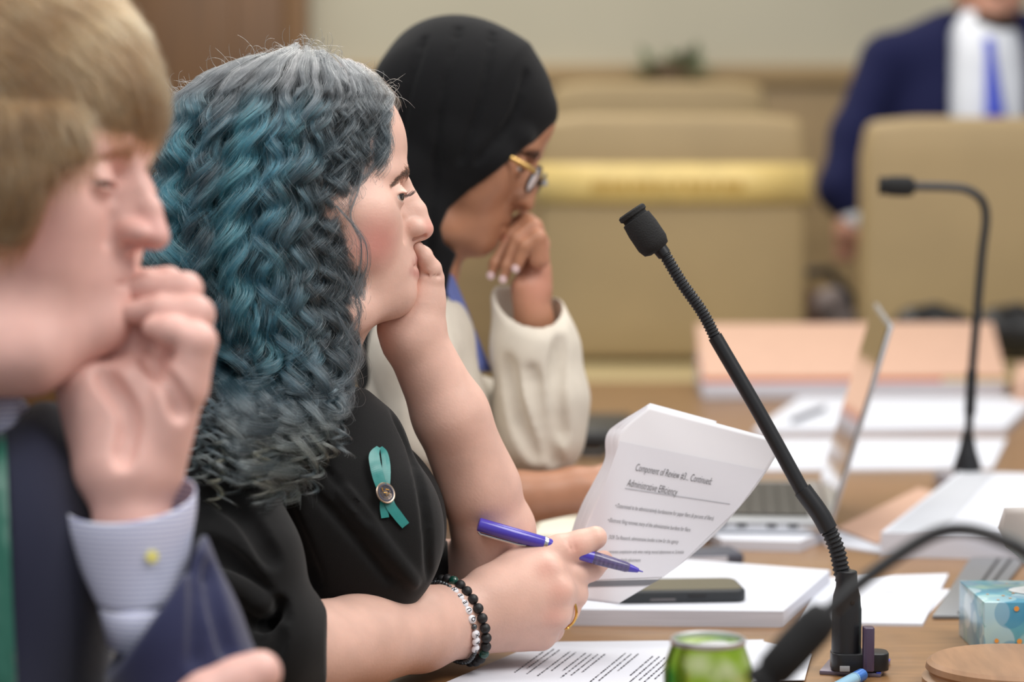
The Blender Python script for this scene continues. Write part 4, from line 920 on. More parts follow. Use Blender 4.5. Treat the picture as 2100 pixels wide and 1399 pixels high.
# flyaways over the crown
n = 420; ph = rg.random(n); v0 = 100 + 90 * np.abs(2 * ph - 1) ** 2 + rg.random(n) * 25; t_ = np.linspace(0, 1, NP)[None]
x0, w0 = env(v0, ph, 1.0, 1.0); ln = rg.uniform(30, 95, n)[:, None]; dx = np.where(ph < .5, 1, -1)[:, None] * rg.uniform(.1, 1, (n, 1)); cur = rg.normal(0, 2.4, (n, 1))
ang = -1.2 * rg.random((n, 1)) + cur * t_; stp = ln / NP
Q4 = np.stack([x0[:, None] + np.cumsum(np.cos(ang) * dx * stp, 1), v0[:, None] + np.cumsum(np.sin(ang) * stp * .9, 1) + 22 * t_ ** 2, (w0 * .6 + rg.normal(0, 40, n))[:, None] + 0 * t_], -1)
c4_ = np.stack([ph, rg.random(n), rg.random(n), np.ones(n)], 1)
p4_ = lambda q: np.concatenate([q, np.zeros(q.shape[:2] + (1,))], -1)
Qa = np.vstack([Q1, Q2, p4_(Q3), p4_(Q4), RQ]); Qh = Qa[..., :3].copy(); CWh = Qa[..., 3]; ch_ = np.vstack([c1_, c2_, c3_, c4_, RC])
lim = chest(Qh[..., 0], Qh[..., 1]) - 16 - 8 * rg.random((len(Qh), 1))
mk_ = smoothstep(640, 790, Qh[..., 1]); Qh[..., 2] = np.where(Qh[..., 1] > 640, np.minimum(Qh[..., 2], Qh[..., 2] * (1 - mk_) + np.minimum(lim, Qh[..., 2]) * mk_), Qh[..., 2])
Qh[..., 2] += np.where(Qh[..., 1] > 700, np.minimum(CWh, 6), CWh)
V = Qh[..., 1]; phi = ch_[:, 0:1]; a1 = ch_[:, 1:2]; a2 = ch_[:, 2:3]
lin = lambda *c: np.array(srgb(*c)[:3])
silver, teal, blue, slate, olive, brown = lin(118, 119, 121), lin(52, 106, 120), lin(60, 112, 136), lin(58, 70, 77), lin(126, 120, 90), lin(96, 80, 60)
tl = smoothstep(.16, .40, phi) * (1 - smoothstep(.97, 1.1, phi)) * smoothstep(170, 260, V) * (1 - smoothstep(640, 840, V)) * np.clip(.0 + 1.35 * a1, 0, 1)
tl = tl[..., None]; base = slate * (.55 + .75 * a2[..., None]); tc = teal * (1 - a2[..., None]) + blue * a2[..., None]; tc = tc * (.5 + .9 * a1[..., None])
colr = base * (1 - tl) + tc * tl
top = (1 - smoothstep(140, 300, V))[..., None] * (.35 + .6 * a2[..., None]); colr = colr * (1 - top) + silver * top
low = smoothstep(800, 960, V)[..., None] * (.25 + .6 * a1[..., None]); colr = colr * (1 - low) + (olive * .75 * a2[..., None] + slate * .8 * (1 - a2[..., None])) * low
fr0 = ((1 - smoothstep(.0, .12, phi)) * (1 - smoothstep(180, 240, V)) * (a1 > .4))[..., None]; colr = colr * (1 - fr0 * .6) + brown * fr0 * .6
colr = colr * .62
white = (rg.random((len(Qh), 1, 1)) < .13) * .6; colr = colr * (1 - white) + lin(196, 202, 204) * white
rad = np.where(np.linspace(0, 1, NP) > .9, .00006, .00011)
hairs('hair', M_hairW, pW, frW.world(Qh.reshape(-1, 3)).reshape(Qh.shape), rad, colr)
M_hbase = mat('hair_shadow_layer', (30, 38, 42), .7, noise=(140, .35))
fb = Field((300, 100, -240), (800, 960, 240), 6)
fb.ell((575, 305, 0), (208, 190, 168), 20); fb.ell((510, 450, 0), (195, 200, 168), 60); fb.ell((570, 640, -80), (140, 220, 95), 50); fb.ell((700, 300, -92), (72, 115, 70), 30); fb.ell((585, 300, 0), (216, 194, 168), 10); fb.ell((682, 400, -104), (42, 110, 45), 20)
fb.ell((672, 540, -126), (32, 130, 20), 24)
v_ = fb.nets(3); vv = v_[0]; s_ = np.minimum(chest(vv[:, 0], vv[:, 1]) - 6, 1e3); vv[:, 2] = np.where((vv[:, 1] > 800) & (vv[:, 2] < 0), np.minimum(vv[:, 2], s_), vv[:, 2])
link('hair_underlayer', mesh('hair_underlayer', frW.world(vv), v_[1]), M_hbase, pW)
# ---------------------------------------------------------------- things she wears and holds
# pen
pn = thing('pen', 'purple capped rollerball pen held in the woman\'s right hand', 'pen', frW.world(pt(1150, 1120, 120)))
pa, pb = frW.world(pt(980, 1075, 88)), frW.world(pt(1322, 1174, 122)); ax = (pb - pa); Lp_ = np.linalg.norm(ax); ax /= Lp_
M_purple = mat('purple_barrel', (72, 60, 178), .25, coat=.4); M_clearp = mat('clear_violet', (120, 112, 160), .1, trans=.5); M_chrome = mat('chrome', (214, 214, 216), .2, 1.0)
at = lambda t_: pa + ax * (Lp_ * t_)
lathe('barrel', M_purple, pn, [(.0030, 0), (.0060, .0006), (.0063, .002), (.0063, Lp_ * .40), (.0058, Lp_ * .405), (.0058, Lp_ * .69)], pa, 24, ax)
lathe('band', M_chrome, pn, [(.0062, 0), (.0064, .001), (.0064, .003), (.0062, .004)], at(.39), 24, ax)
lathe('grip', M_clearp, pn, [(.0058, 0), (.0060, .002), (.0055, Lp_ * .10), (.0048, Lp_ * .20), (.0040, Lp_ * .215)], at(.69), 24, ax)
for i in range(8): lathe('grip_ring', mat('dark_violet', (38, 30, 74), .4), pn, [(.0050 - .00013 * i, 0), (.0056 - .00016 * i, .0004), (.0050 - .00013 * i, .0012)], at(.70 + .026 * i), 20, ax)
lathe('tip', M_purple, pn, [(.0040, 0), (.0034, Lp_ * .02), (.0022, Lp_ * .055), (.0009, Lp_ * .062), (.0005, Lp_ * .085), (0, Lp_ * .086)], at(.905), 20, ax)
cl_ = np.cross(ax, np.cross((0, 0, -1), ax)); cl_ /= np.linalg.norm(cl_)
tube('clip', M_chrome, pn, [at(.015) + cl_ * .0065, at(.03) + cl_ * .0082, at(.25) + cl_ * .0078, at(.30) + cl_ * .0068], [.0012, .0014, .0014, .001], 8)
# bracelets
def bracelet(c, nrm, up_, ru, rv, n):
    nrm = np.array(nrm, float); nrm /= np.linalg.norm(nrm); a = np.array(up_, float); a -= nrm * a.dot(nrm); a /= np.linalg.norm(a); b = np.cross(nrm, a)
    th = np.linspace(0, 2 * np.pi, n, endpoint=False); return np.array([np.array(c) + ru * math.cos(t_) * a + rv * math.sin(t_) * b for t_ in th]), a, b, nrm
bs_ = mesh('bead', *(lambda bm: ([list(v.co) for v in bm.verts], [[v.index for v in f.verts] for f in bm.faces]))((lambda bm: (bmesh.ops.create_uvsphere(bm, u_segments=16, v_segments=10, radius=1), bm)[1])(bmesh.new())))
M_bb = mat('matt_black_bead', (30, 30, 32), .5, noise=(900, .3)); M_gb = mat('green_stone_bead', (18, 74, 62), .15, coat=.6, noise=(300, .4)); M_wb = mat('white_bead', (238, 238, 244), .3); M_sb = mat('grey_seed_bead', (92, 98, 102), .25, .6)
def copyb(mm, m):
    q = mm.copy(); q.materials.clear(); q.materials.append(m); return q
BB, GB, SB_, WB = (copyb(bs_, m) for m in (M_bb, M_gb, M_sb, M_wb))
axd = pt(945, 1272, 45) - pt(890, 1282, 0); axd = axd / np.linalg.norm(axd); axd = axd + np.array([0, -.22, .0])
br1 = thing('bracelet', 'bracelet of matt black beads with a few green stone beads, nearer the hand', 'bracelet', frW.world(pt(945, 1274, 45)))
C_, a_, b_, n_ = bracelet(pt(941, 1273, 55), axd, (-.42, -.9, 0), 91, 82, 26)
s_ = frW.s; vb_ = sorted([i for i in range(26) if C_[i, 2] < 50], key=lambda i: C_[i, 1]); green = (vb_[1], vb_[-2])
for i, q in enumerate(C_):
    o = link('bead', GB if i in green else BB, None, br1, frW.world(q)); o.scale = (11.0 / s_,) * 3
br2 = thing('bracelet', 'bracelet of white letter beads and tiny grey beads, nearer the elbow', 'bracelet', frW.world(pt(922, 1276, 35)))
C2, a2_, b2_, n2_ = bracelet(pt(922, 1277, 38), axd, (-.42, -.9, 0), 88, 79, 200)
vis = [];
ang0 = np.arange(200) / 200 * 2 * np.pi
# facing side runs through the point nearest the camera
near = int(np.argmin(C2[:, 2])); stepdir = 1 if C2[(near + 5) % 200, 1] > C2[near, 1] else -1
seq = [(near + stepdir * j) % 200 for j in range(-100, 100)]     # from far, over the top, near, underneath
arc = np.r_[0, np.cumsum(np.linalg.norm(np.diff(C2[seq], axis=0), axis=1))]
def on(l): i = np.searchsorted(arc, l); i = min(max(i, 1), 198); return C2[seq[i]]
mid = arc[100]
letters = ['N', 'E', 'E', 'U', 'Q', None, 'X', 'A', 'T']; l0 = mid - 66
GM = {c: TEXTM[c] for c in 'NEUQXAT'}
spans = []
for i, ch in enumerate(letters):
    l_ = l0 + i * 17.2; q = on(l_)
    ctr = pt(922, 1277, 38); out = q - ctr; out -= n2_ * out.dot(n2_); out /= np.linalg.norm(out); tang = on(l_ + 6) - on(l_ - 6); tang /= np.linalg.norm(tang)
    if ch is None:
        o = link('bead', SB_, None, br2, frW.world(q)); o.scale = (6.0 / s_,) * 3; continue
    o = link('letter_bead', WB, None, br2, frW.world(q)); xw, yw = frW.world(q + n2_) - frW.world(q), frW.world(q + tang) - frW.world(q); zw_ = frW.world(q + out) - frW.world(q)
    zw_ = zw_ / np.linalg.norm(zw_); xw = xw - zw_ * xw.dot(zw_); xw /= np.linalg.norm(xw); R3 = np.stack([xw, np.cross(zw_, xw), zw_], 1); o.rotation_euler = Matrix(R3.tolist()).to_euler(); o.scale = (9.8 / s_, 9.2 / s_, 6.4 / s_)
    g = link('letter', GM[ch].copy(), M_ink, o); g.data.materials.clear(); g.data.materials.append(M_ink)
    # letters read along the wrist, their tops towards the hand
    g.matrix_parent_inverse = Matrix(); g.location = (0, 0, 1.02); g.rotation_euler = (0, 0, -math.pi / 2 if 0 else math.pi); g.scale = (1.25, 1.35, 1)
    tdir = -tang; right = -tang / np.linalg.norm(tang); g.rotation_euler = (0, 0, math.pi / 2)
    GR = g
lend = l0 + 9 * 17.2
for l_ in list(np.arange(arc[0], l0 - 8, 9.0)) + list(np.arange(lend - 4, arc[-1], 9.0)):
    o = link('seed_bead', SB_, None, br2, frW.world(on(l_))); o.scale = (5.2 / s_,) * 3
# ring
M_goldr = mat('yellow_gold', (226, 178, 96), .22, 1.0)
rc = pt(1151, 1252, 118); rn = pt(1158, 1250, 140) - pt(1134, 1258, 100); rn = rn / np.linalg.norm(rn); Cr, ra_, rb_, _ = bracelet(rc, rn, (0, -1, 0), 37, 37, 40)
rg_ = thing('ring', 'thin yellow gold ring on the writing hand', 'ring', frW.world(rc))
tube('band', M_goldr, rg_, frW.world(np.vstack([Cr, Cr[:2]])), .0013, 10)
k_ = int(np.argmax(Cr[:, 1] - Cr[:, 2] * .5)); lathe('setting', M_goldr, rg_, [(0, 0), (.0028, .0003), (.0030, .0012), (.0018, .0022), (0, .0024)], frW.world(Cr[k_]), 16, frW.world(Cr[k_]) - frW.world(rc))
# teal ribbon with a round badge, pinned to the jacket
M_rib2 = mat('teal_satin', (24, 124, 120), .35, sheen=.3, noise=(200, .06)); M_badge = mat('badge_metal', (176, 156, 140), .35, .8); M_badged = mat('badge_enamel', (44, 44, 66), .4)
rbn = thing('ribbon_pin', 'looped teal ribbon with a round metal badge pinned to the black jacket', 'ribbon', frW.world(pt(790, 1000, float(surf_w(fj, 790, 1000)[0]))))
JU, JV = np.meshgrid(np.arange(740, 860, 4.0), np.arange(895, 1100, 4.0), indexing='ij'); JW = surf_w(fj, JU.ravel(), JV.ravel(), 2).reshape(JU.shape)
JW = np.where(np.isnan(JW), np.nanmean(JW), JW)
for _ in range(3): Jp = np.pad(JW, 1, mode='edge'); JW = (Jp[2:, 1:-1] + Jp[:-2, 1:-1] + Jp[1:-1, 2:] + Jp[1:-1, :-2] + JW) / 5
def onj(u, v, off):
    i = min(max((u - 740) / 4, 0), JW.shape[0] - 1.01); j = min(max((v - 895) / 4, 0), JW.shape[1] - 1.01); a, b = int(i), int(j); s_, t_ = i - a, j - b
    return pt(u, v, (JW[a, b] * (1 - s_) + JW[a + 1, b] * s_) * (1 - t_) + (JW[a, b + 1] * (1 - s_) + JW[a + 1, b + 1] * s_) * t_ - off)
def strip(name, cl, half, off, par):
    L = spline(np.array(cl, float), 8); T_ = np.gradient(L[:, :2], axis=0); T_ /= np.linalg.norm(T_, axis=1)[:, None]; rows = []
    for (u, v, h_, o_), t_ in zip(L, T_):
        nx_, ny_ = -t_[1], t_[0]; rows.append([onj(u + nx_ * h_ * e, v + ny_ * h_ * e, off + o_) for e in (-1, 0, 1)])
    g_ = grid_mesh(name, frW.world(np.array(rows))); g_.polygons.foreach_set('use_smooth', [False] * len(g_.polygons)); return solidify(link(name, g_, M_rib2, par), .00025)
strip('ribbon_tail', [(797, 1012, 10, 3), (800, 1035, 10, 4), (816, 1058, 10, 4), (832, 1078, 9, 3)], 10, 4, rbn)
strip('ribbon_tail', [(789, 1018, 8, 2), (787, 1040, 8, 3), (790, 1062, 8, 3)], 8, 3, rbn)
strip('ribbon_loop', [(789, 1004, 9, 3), (791, 985, 9.5, 4), (792, 955, 8.5, 7), (788, 930, 7, 10), (781, 917, 3, 14)], 8, 3, rbn)
strip('ribbon_loop', [(784, 1002, 11, 8), (776, 978, 12, 12), (769, 950, 11.5, 17), (768, 932, 10.5, 18), (776, 917, 4, 16)], 10, 5, rbn)
bq_ = onj(791, 1011, 14); nb_ = np.cross(onj(800, 1011, 14) - onj(782, 1011, 14), onj(791, 1022, 14) - onj(791, 1000, 14)); nb_ /= np.linalg.norm(nb_); nb_ = nb_ if nb_[2] < 0 else -nb_
nb_ = nb_ + np.array([.25, -.1, 0]); cw = frW.world(bq_); nw = frW.world(bq_ + nb_) - cw
lathe('badge', M_badge, rbn, [(0, -.0008), (.0094, -.0008), (.0096, .0002), (.0090, .0008), (.0082, .0004), (0, .0004)], cw, 40, nw)
lathe('badge_ring', M_badged, rbn, [(.0076, .0004), (.0078, .0008), (.0066, .0008), (.0064, .0004)], cw, 40, nw)
nwu = nw / np.linalg.norm(nw); e1 = np.cross(nwu, UP); e1 /= np.linalg.norm(e1); e2 = np.cross(nwu, e1)
for i in range(9):
    a_ = (i * .37) % 1 * 6.28; rr = .0008 + .00042 * i; q = cw + nwu * .0006 + e1 * rr * math.cos(a_ * 3) + e2 * rr * math.sin(a_ * 3); d_ = e1 * math.cos(i) + e2 * math.sin(i)
    tube('badge_relief', M_badged if i % 2 else M_goldr, rbn, [q - d_ * .0016, q + d_ * .0016], .0005, 6)

# ---------------------------------------------------------------- the pages she holds
pg = thing('document', 'stapled white printout folded back and held up by the woman in black', 'document', frW.world(pt(1300, 1000, 210)))
Zc = lambda x, y: (x / 2.64 + 1100, y / 2.64 + 800)
rowsL = [(615, 90), (448, 235), (430, 380), (372, 500), (300, 640), (245, 800), (236, 960), (236, 1135)]
rowsR = [(1338, 286), (1268, 405), (1185, 530), (1095, 640), (965, 785), (780, 945), (640, 1040), (440, 1160)]
def wpage(u, v): return 262 - 120 * (u - 1190) / 400 + 40 * np.sin((u - 1190) / 400 * 3.0) + 26 * np.exp(-((u - 1195) / 40.0) ** 2)
SL, SR = spline(np.array(rowsL, float), 9), spline(np.array(rowsR, float), 9); G = []
for l_, r_ in zip(SL, SR):
    row = []
    for s_2 in np.linspace(0, 1, 40):
        x, y = l_ * (1 - s_2) + r_ * s_2; u, v = Zc(x, y); row.append(pt(u, v, wpage(u, v)))
    G.append(row)
G = np.array(G)
M_page = mat('held_page', (240, 241, 246), .7, spec=.25)
N, L, b = nodes(M_page); b.inputs['Subsurface Weight'].default_value = .0
front = solidify(link('front_page', grid_mesh('front_page', frW.world(G)), M_page, pg), .0003)
for i, (dx, dw) in enumerate(((-14, 22), (-26, 40), (-34, 52))):   # the pages bent round behind
    Gb = []
    for j, (l_, r_) in enumerate(zip(SL, SR)):
        row = []; fall = min(1, j / 8)
        for s_2 in np.linspace(0, .5 if i else .9, 12):
            x, y = l_ * (1 - s_2) + r_ * s_2; u, v = Zc(x, y); f_ = (1 - s_2) ** 2; row.append(pt(u + dx * .55 * f_ * fall - 2 * i * fall, v - 3 - 2.0 * i * (1 - fall), wpage(u, v) + (dw * (1 - .6 * s_2)) * fall + 3 + 2 * i))
        Gb.append(row)
    solidify(link('back_page', grid_mesh('back_page', frW.world(np.array(Gb))), M_page, pg), .0003)
def text_on(body, p0, p1, height, updir, name, ink=None):
    m = TEXTM[body].copy()
    co = np.array([v.co[:] for v in m.vertices]); W_ = co[:, 0].max(); p0, p1 = np.array(Zc(*p0)), np.array(Zc(*p1)); up_ = np.array(updir, float) * height / 2.64
    uv = p0 + np.outer(co[:, 0] / W_, p1 - p0) + np.outer(co[:, 1], up_)
    q = np.array([pt(u, v, wpage(u, v) - 3.2) for u, v in uv]); m.vertices.foreach_set('co', frW.world(q).astype(np.float32).ravel()); m.update()
    return link(name, m, ink or M_ink, front)
ud = (.34, -1.0)
text_on('Component of Review #3... Continued:', (532, 436), (944, 514), 56, ud, 'title_line')
text_on('Administrative Efficiency', (488, 520), (757, 572), 56, ud, 'title_line')
text_on('\u2022 Determined to be administratively burdensome for paper filers (6 percent of filers)', (424, 636), (956, 706), 33, ud, 'bullet_line')
text_on('\u2022 Electronic filing removes many of the administrative burdens for filers', (383, 714), (830, 768), 33, ud, 'bullet_line')
text_on('DOR Tax Research, administrative burden is low for the agency', (389, 806), (766, 832), 31, ud, 'bullet_line')
text_on('periences complication only when making manual adjustments on Schedule', (390, 884), (796, 886), 27, ud, 'bullet_line')
text_on('family adjustments', (455, 928), (562, 930), 26, ud, 'bullet_line')
def patch(name, poly, m, off=2.4, n=30):
    (a, b_, c, d) = [np.array(p, float) for p in poly]; rows = []
    for t_ in np.linspace(0, 1, 12):
        row = []
        for s_2 in np.linspace(0, 1, n):
            x, y = (a * (1 - s_2) + b_ * s_2) * (1 - t_) + (d * (1 - s_2) + c * s_2) * t_; u, v = Zc(x, y); row.append(pt(u, v, wpage(u, v) - off))
        rows.append(row)
    return link(name, grid_mesh(name, frW.world(np.array(rows))), m, front)
patch('title_rule', [(480, 530), (1048, 616), (1047, 620), (479, 534)], M_grayink, 3.0)
patch('slide_tint', [(452, 278), (1240, 436), (1100, 632), (372, 510)], mat('slide_grey', (228, 229, 236), .7), 1.6)
patch('slide_tint', [(372, 510), (1100, 632), (772, 950), (250, 800)], mat('slide_grey', (228, 229, 236), .7), 1.6)
patch('slide_tint', [(250, 800), (772, 950), (690, 1012), (240, 1030)], mat('slide_grey', (228, 229, 236), .7), 1.6)
patch('footer_bar', [(238, 1036), (668, 1026), (612, 1056), (238, 1066)], mat('footer_grey', (120, 122, 128), .7))
# ---------------------------------------------------------------- fair-haired man in the near foreground
frM = Frame(1.97)
pM = thing('person', 'blurred fair-haired man in a navy suit with his fist at his mouth, nearest the camera', 'person', (P(0, 900, 2.1)[0], 2.05, .45))
M_skinM = skin('skin_rosy', (222, 176, 165))
HM = Head((904, 468, 0), (346, 488, 0), 1.4, math.radians(10), math.radians(18))
fm = Field((-420, -130, -300), (400, 900, 520), 6.0)
HM.build(fm, nose=15, jowl=4, brow=2, closed=1.0); fm.chain([(205, 668, 20, 46), (70, 722, -60, 76), (-90, 735, -80, 95)], 60); HM.ell(fm, (690, 545, -84), (112, 112, 64), 60); HM.ell(fm, (690, 545, 84), (112, 112, 64), 60); HM.ell(fm, (600, 540, -70), (110, 110, 84), 60); HM.neck(fm, (600, 540, 0), (520, 860, 0), 108, 120, 40)
hm = fm.nets(3)
fa2 = Field((40, 520, -220), (480, 1420, 220), 5.0)
Cc = lambda *l: [(*pt(p[0], p[1], p[2]), p[3]) for p in l]
fa2.chain(Cc((258, 985, -20, 84), (276, 1100, -32, 72), (288, 1200, -42, 58), (340, 1380, -60, 64)), 40)
fa2.chain(Cc((372, 790, -48, 50), (318, 960, -25, 62)), 45); fa2.chain(Cc((180, 800, 20, 66), (215, 950, 0, 66)), 45); fa2.chain(Cc((285, 800, 20, 74), (262, 960, -15, 80)), 45)
fa2.chain(Cc((384, 795, -50, 44), (407, 700, -62, 36), (352, 678, -55, 30), (314, 671, -45, 23)), 14)
fa2.chain(Cc((368, 770, 5, 44), (402, 645, -8, 37), (330, 637, 0, 31), (266, 640, 10, 24)), 12)
fa2.chain(Cc((350, 750, 55, 44), (380, 594, 45, 35), (300, 588, 45, 30), (240, 597, 40, 23)), 12)
fa2.chain(Cc((320, 730, 100, 42), (345, 580, 100, 32), (265, 578, 95, 28), (220, 590, 90, 22)), 12)
fa2.chain(Cc((190, 800, 60, 48), (165, 735, 90, 36), (180, 680, 100, 28)), 20)
fa2.chain(Cc((262, 760, 70, 56), (276, 700, 80, 46), (262, 655, 80, 38)), 25)
carve(fa2, [(300, 735), (345, 790), (372, 850)], 6, 26); carve(fa2, [(212, 770), (262, 850), (252, 945)], 6, 30)
hl_ = fa2.nets(3)
fa3 = Field((60, 1300, -480), (620, 1900, -120), 6.0)
fa3.chain(Cc((120, 1850, -320, 100), (250, 1640, -300, 95), (330, 1540, -300, 90)), 40); fa3.chain(Cc((330, 1530, -300, 80), (430, 1440, -300, 58), (490, 1405, -300, 50), (532, 1380, -300, 44)), 25)
for d_ in range(3): fa3.chain(Cc((360, 1560, -270 + 35 * d_, 45), (470, 1560, -270 + 35 * d_, 38), (520, 1620, -270 + 35 * d_, 34)), 12)
hr_ = fa3.nets(3)
J = join_vf([hm, hl_, hr_]); link('body', mesh('body', frM.world(J[0]), J[1]), M_skinM, pM)
tint(M_skinM, frM.world(HM(870, 468, 0)), .025, (216, 132, 128), .5); tint(M_skinM, frM.world(HM(745, 500, -140)), .05, (214, 140, 132), .45)
eyes(pM, HM, frM, (1, .1, -.2)); M_hairM = hair_mat('fair_strand', .35, .5)
browhair(pM, HM, frM, (.16, .10, .06), n=300, fld=fm)
# hair
fc_ = Field((-420, -160, -360), (400, 640, 560), 7.0)
hc_ = HM(600, 290, 0); fc_.ell(hc_, (232 * 1.4, 202 * 1.4, 176 * 1.4), 10, HM.M); fc_.ell(HM(712, 292, 0), (128 * 1.4, 110 * 1.4, 136 * 1.4), 40, HM.M); fc_.ell(HM(560, 400, 0), (150 * 1.4, 160 * 1.4, 166 * 1.4), 30, HM.M)
sb_ = [(u_, v_) for v_ in range(256, 500, 22) for u_ in range(-80, 160, 22)]; sw_ = surf_w(fm, [q[0] for q in sb_], [q[1] for q in sb_], 4)
for (u_, v_), w_ in zip(sb_, sw_):
    if w_ == w_: fc_.ell(pt(u_, v_, w_ + 6 - 30 * max(0, 1 - (v_ - 256) / 200)), (34, 34, 22), 30)
cp = [(650, 262), (352, 284), (322, 316), (270, 332), (205, 340), (152, 358), (126, 395), (104, 450), (80, 502), (50, 514), (8, 506), (-30, 470), (-60, 560), (-200, 650), (-60, 900), (650, 900)]
fc_.prism(cp, -900, 900, 16)
cv = fc_.nets(3); M_hbM = mat('fair_hair_mass', (120, 94, 64), .7, noise=(90, .25))
link('hair_underlayer', mesh('hair_underlayer', frM.world(cv[0]), cv[1]), M_hbM, pM)
gx = np.stack([np.gradient(fc_.g, axis=i)[tuple(np.clip(((cv[0] - fc_.lo) / fc_.h).astype(int), 0, np.array(fc_.n) - 1).T)] for i in range(3)], 1); gx /= np.linalg.norm(gx, axis=1)[:, None] + 1e-9
vis_ = np.nonzero((cv[0][:, 0] > -260) & (gx[:, 2] < .5))[0]; ii = rg.choice(vis_, 16000); p0_ = cv[0][ii] + rg.normal(0, 2, (len(ii), 3)); nn = gx[ii]
fx_ = np.stack([.75 - .004 * np.clip(p0_[:, 1] - 150, 0, 400), .55 + .002 * p0_[:, 1], 0 * p0_[:, 0]], 1) + rg.normal(0, .16, (len(ii), 3)); fx_ -= nn * np.einsum('ij,ij->i', fx_, nn)[:, None]; fx_ /= np.linalg.norm(fx_, axis=1)[:, None]
ln_ = rg.uniform(35, 95, len(ii)); ts = np.linspace(0, 1, 6); wob = rg.normal(0, 6, (len(ii), 1, 3))
Qm = p0_[:, None] + fx_[:, None] * (ln_[:, None] * ts)[..., None] + nn[:, None] * (2 + 9 * np.sin(np.pi * ts * .8) - 6 * ts)[None, :, None] + wob * (ts ** 2)[None, :, None]
mixc = rg.random((len(ii), 1, 1)); nz_ = .5 + .5 * np.sin(p0_[:, 0] * .03 + p0_[:, 1] * .017 + 2 * np.sin(p0_[:, 1] * .02))[:, None, None]
cm = lin(92, 68, 44) * (1 - mixc * nz_) + lin(184, 154, 108) * mixc * nz_; hairs('hair', M_hairM, pM, frM.world(Qm.reshape(-1, 3)).reshape(Qm.shape), np.array([.00012] * 5 + [.00006]), np.broadcast_to(cm, Qm.shape))
# suit, shirt, tie
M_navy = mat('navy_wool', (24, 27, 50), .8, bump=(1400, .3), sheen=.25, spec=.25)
M_shirt = mat('striped_shirt', (206, 208, 226), .7)
N, L, b = nodes(M_shirt); tc = N.new('ShaderNodeNewGeometry'); wv = N.new('ShaderNodeTexWave'); wv.bands_direction = 'Z'; wv.inputs['Scale'].default_value = 92; wv.inputs['Distortion'].default_value = .3; L.new(tc.outputs['Position'], wv.inputs['Vector'])
rp = N.new('ShaderNodeValToRGB'); rp.color_ramp.elements[0].color = srgb(150, 154, 196); rp.color_ramp.elements[1].color = srgb(220, 222, 236); rp.color_ramp.elements[0].position = .25; rp.color_ramp.elements[1].position = .5; L.new(wv.outputs['Color'], rp.inputs[0]); L.new(rp.outputs[0], b.inputs['Base Color'])
ft = Field((-700, 760, -480), (380, 2000, 760), 10)
ft.ell((-140, 1420, 140), (330, 560, 430), 60); ft.chain([(-220, 1010, -330, 150), (-190, 950, 130, 170), (-180, 1010, 600, 150)], 80); ft.chain([(-220, 1030, -340, 140), (-180, 1500, -400, 140), (60, 1800, -300, 130)], 60)
ft.ell((50, 1180, 130), (170, 340, 300), 60); ft.ell((70, 960, 190), (95, 130, 150), 40); ft.ell((-60, 960, 130), (110, 190, 150), 30, sub=True)
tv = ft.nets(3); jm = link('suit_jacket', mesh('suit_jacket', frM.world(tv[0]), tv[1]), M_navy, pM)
fsl = Field((120, 980, -300), (760, 1900, 260), 7)
fsl.chain(Cc((290, 1120, -40, 132), (345, 1300, -55, 146), (425, 1500, -70, 158), (455, 1560, -60, 150)), 30); fsl.chain(Cc((450, 1560, -60, 145), (150, 1560, 150, 150)), 40)
fsl.chain(Cc((270, 1010, -35, 112), (290, 1150, -42, 116), (345, 1330, -55, 120)), 6, True)
fsl.plane(pt(332, 1222, -60), (-.80, -.58, -.15), 8)
carve(fsl, [(430, 1160), (445, 1250), (470, 1340)], 7, 26); carve(fsl, [(400, 1130), (405, 1240), (400, 1360)], 6, 24)
sv2 = fsl.nets(3); link('sleeve', mesh('sleeve', frM.world(sv2[0]), sv2[1]), mat('navy_wool_lit', (36, 40, 74), .8, bump=(1400, .3), sheen=.3, spec=.25), jm)  # jacket's navy wool in a lighter copy, light painted into the sleeve colour
def ringtube(name, m, par, fr, rings, tilt=(0, 0), n=40, thick=.0012):
    rows = []
    for u, v, w_, r_, rw in rings:
        c = pt(u, v, w_); rows.append([c + np.array([r_ * math.cos(t_), tilt[0] * r_ * math.cos(t_) + tilt[1] * rw * math.sin(t_), rw * math.sin(t_)]) for t_ in np.linspace(0, 2 * np.pi, n + 1)])
    return solidify(link(name, grid_mesh(name, fr.world(np.array(rows))), m, par), thick)
cf = ringtube('shirt_cuff', M_shirt, pM, frM, spline(np.array([(266, 1020, -20, 134, 118), (268, 1060, -22, 132, 116), (276, 1140, -28, 112, 104), (290, 1215, -36, 92, 92)], float), 5), (-.08, -.38))
ringtube('shirt_sleeve', M_shirt, pM, frM, [(288, 1205, -36, 90, 92), (292, 1235, -40, 86, 90), (310, 1300, -48, 90, 92)], (-.08, -.38))
cb_ = pt(312, 1142, -130); lathe('cuff_button', mat('yellow_button', (232, 222, 130), .4), cf, [(0, 0), (.0042, .0002), (.0044, .0012), (.0030, .0016), (0, .0012)], frM.world(cb_), 20, (.15, -1, .1))
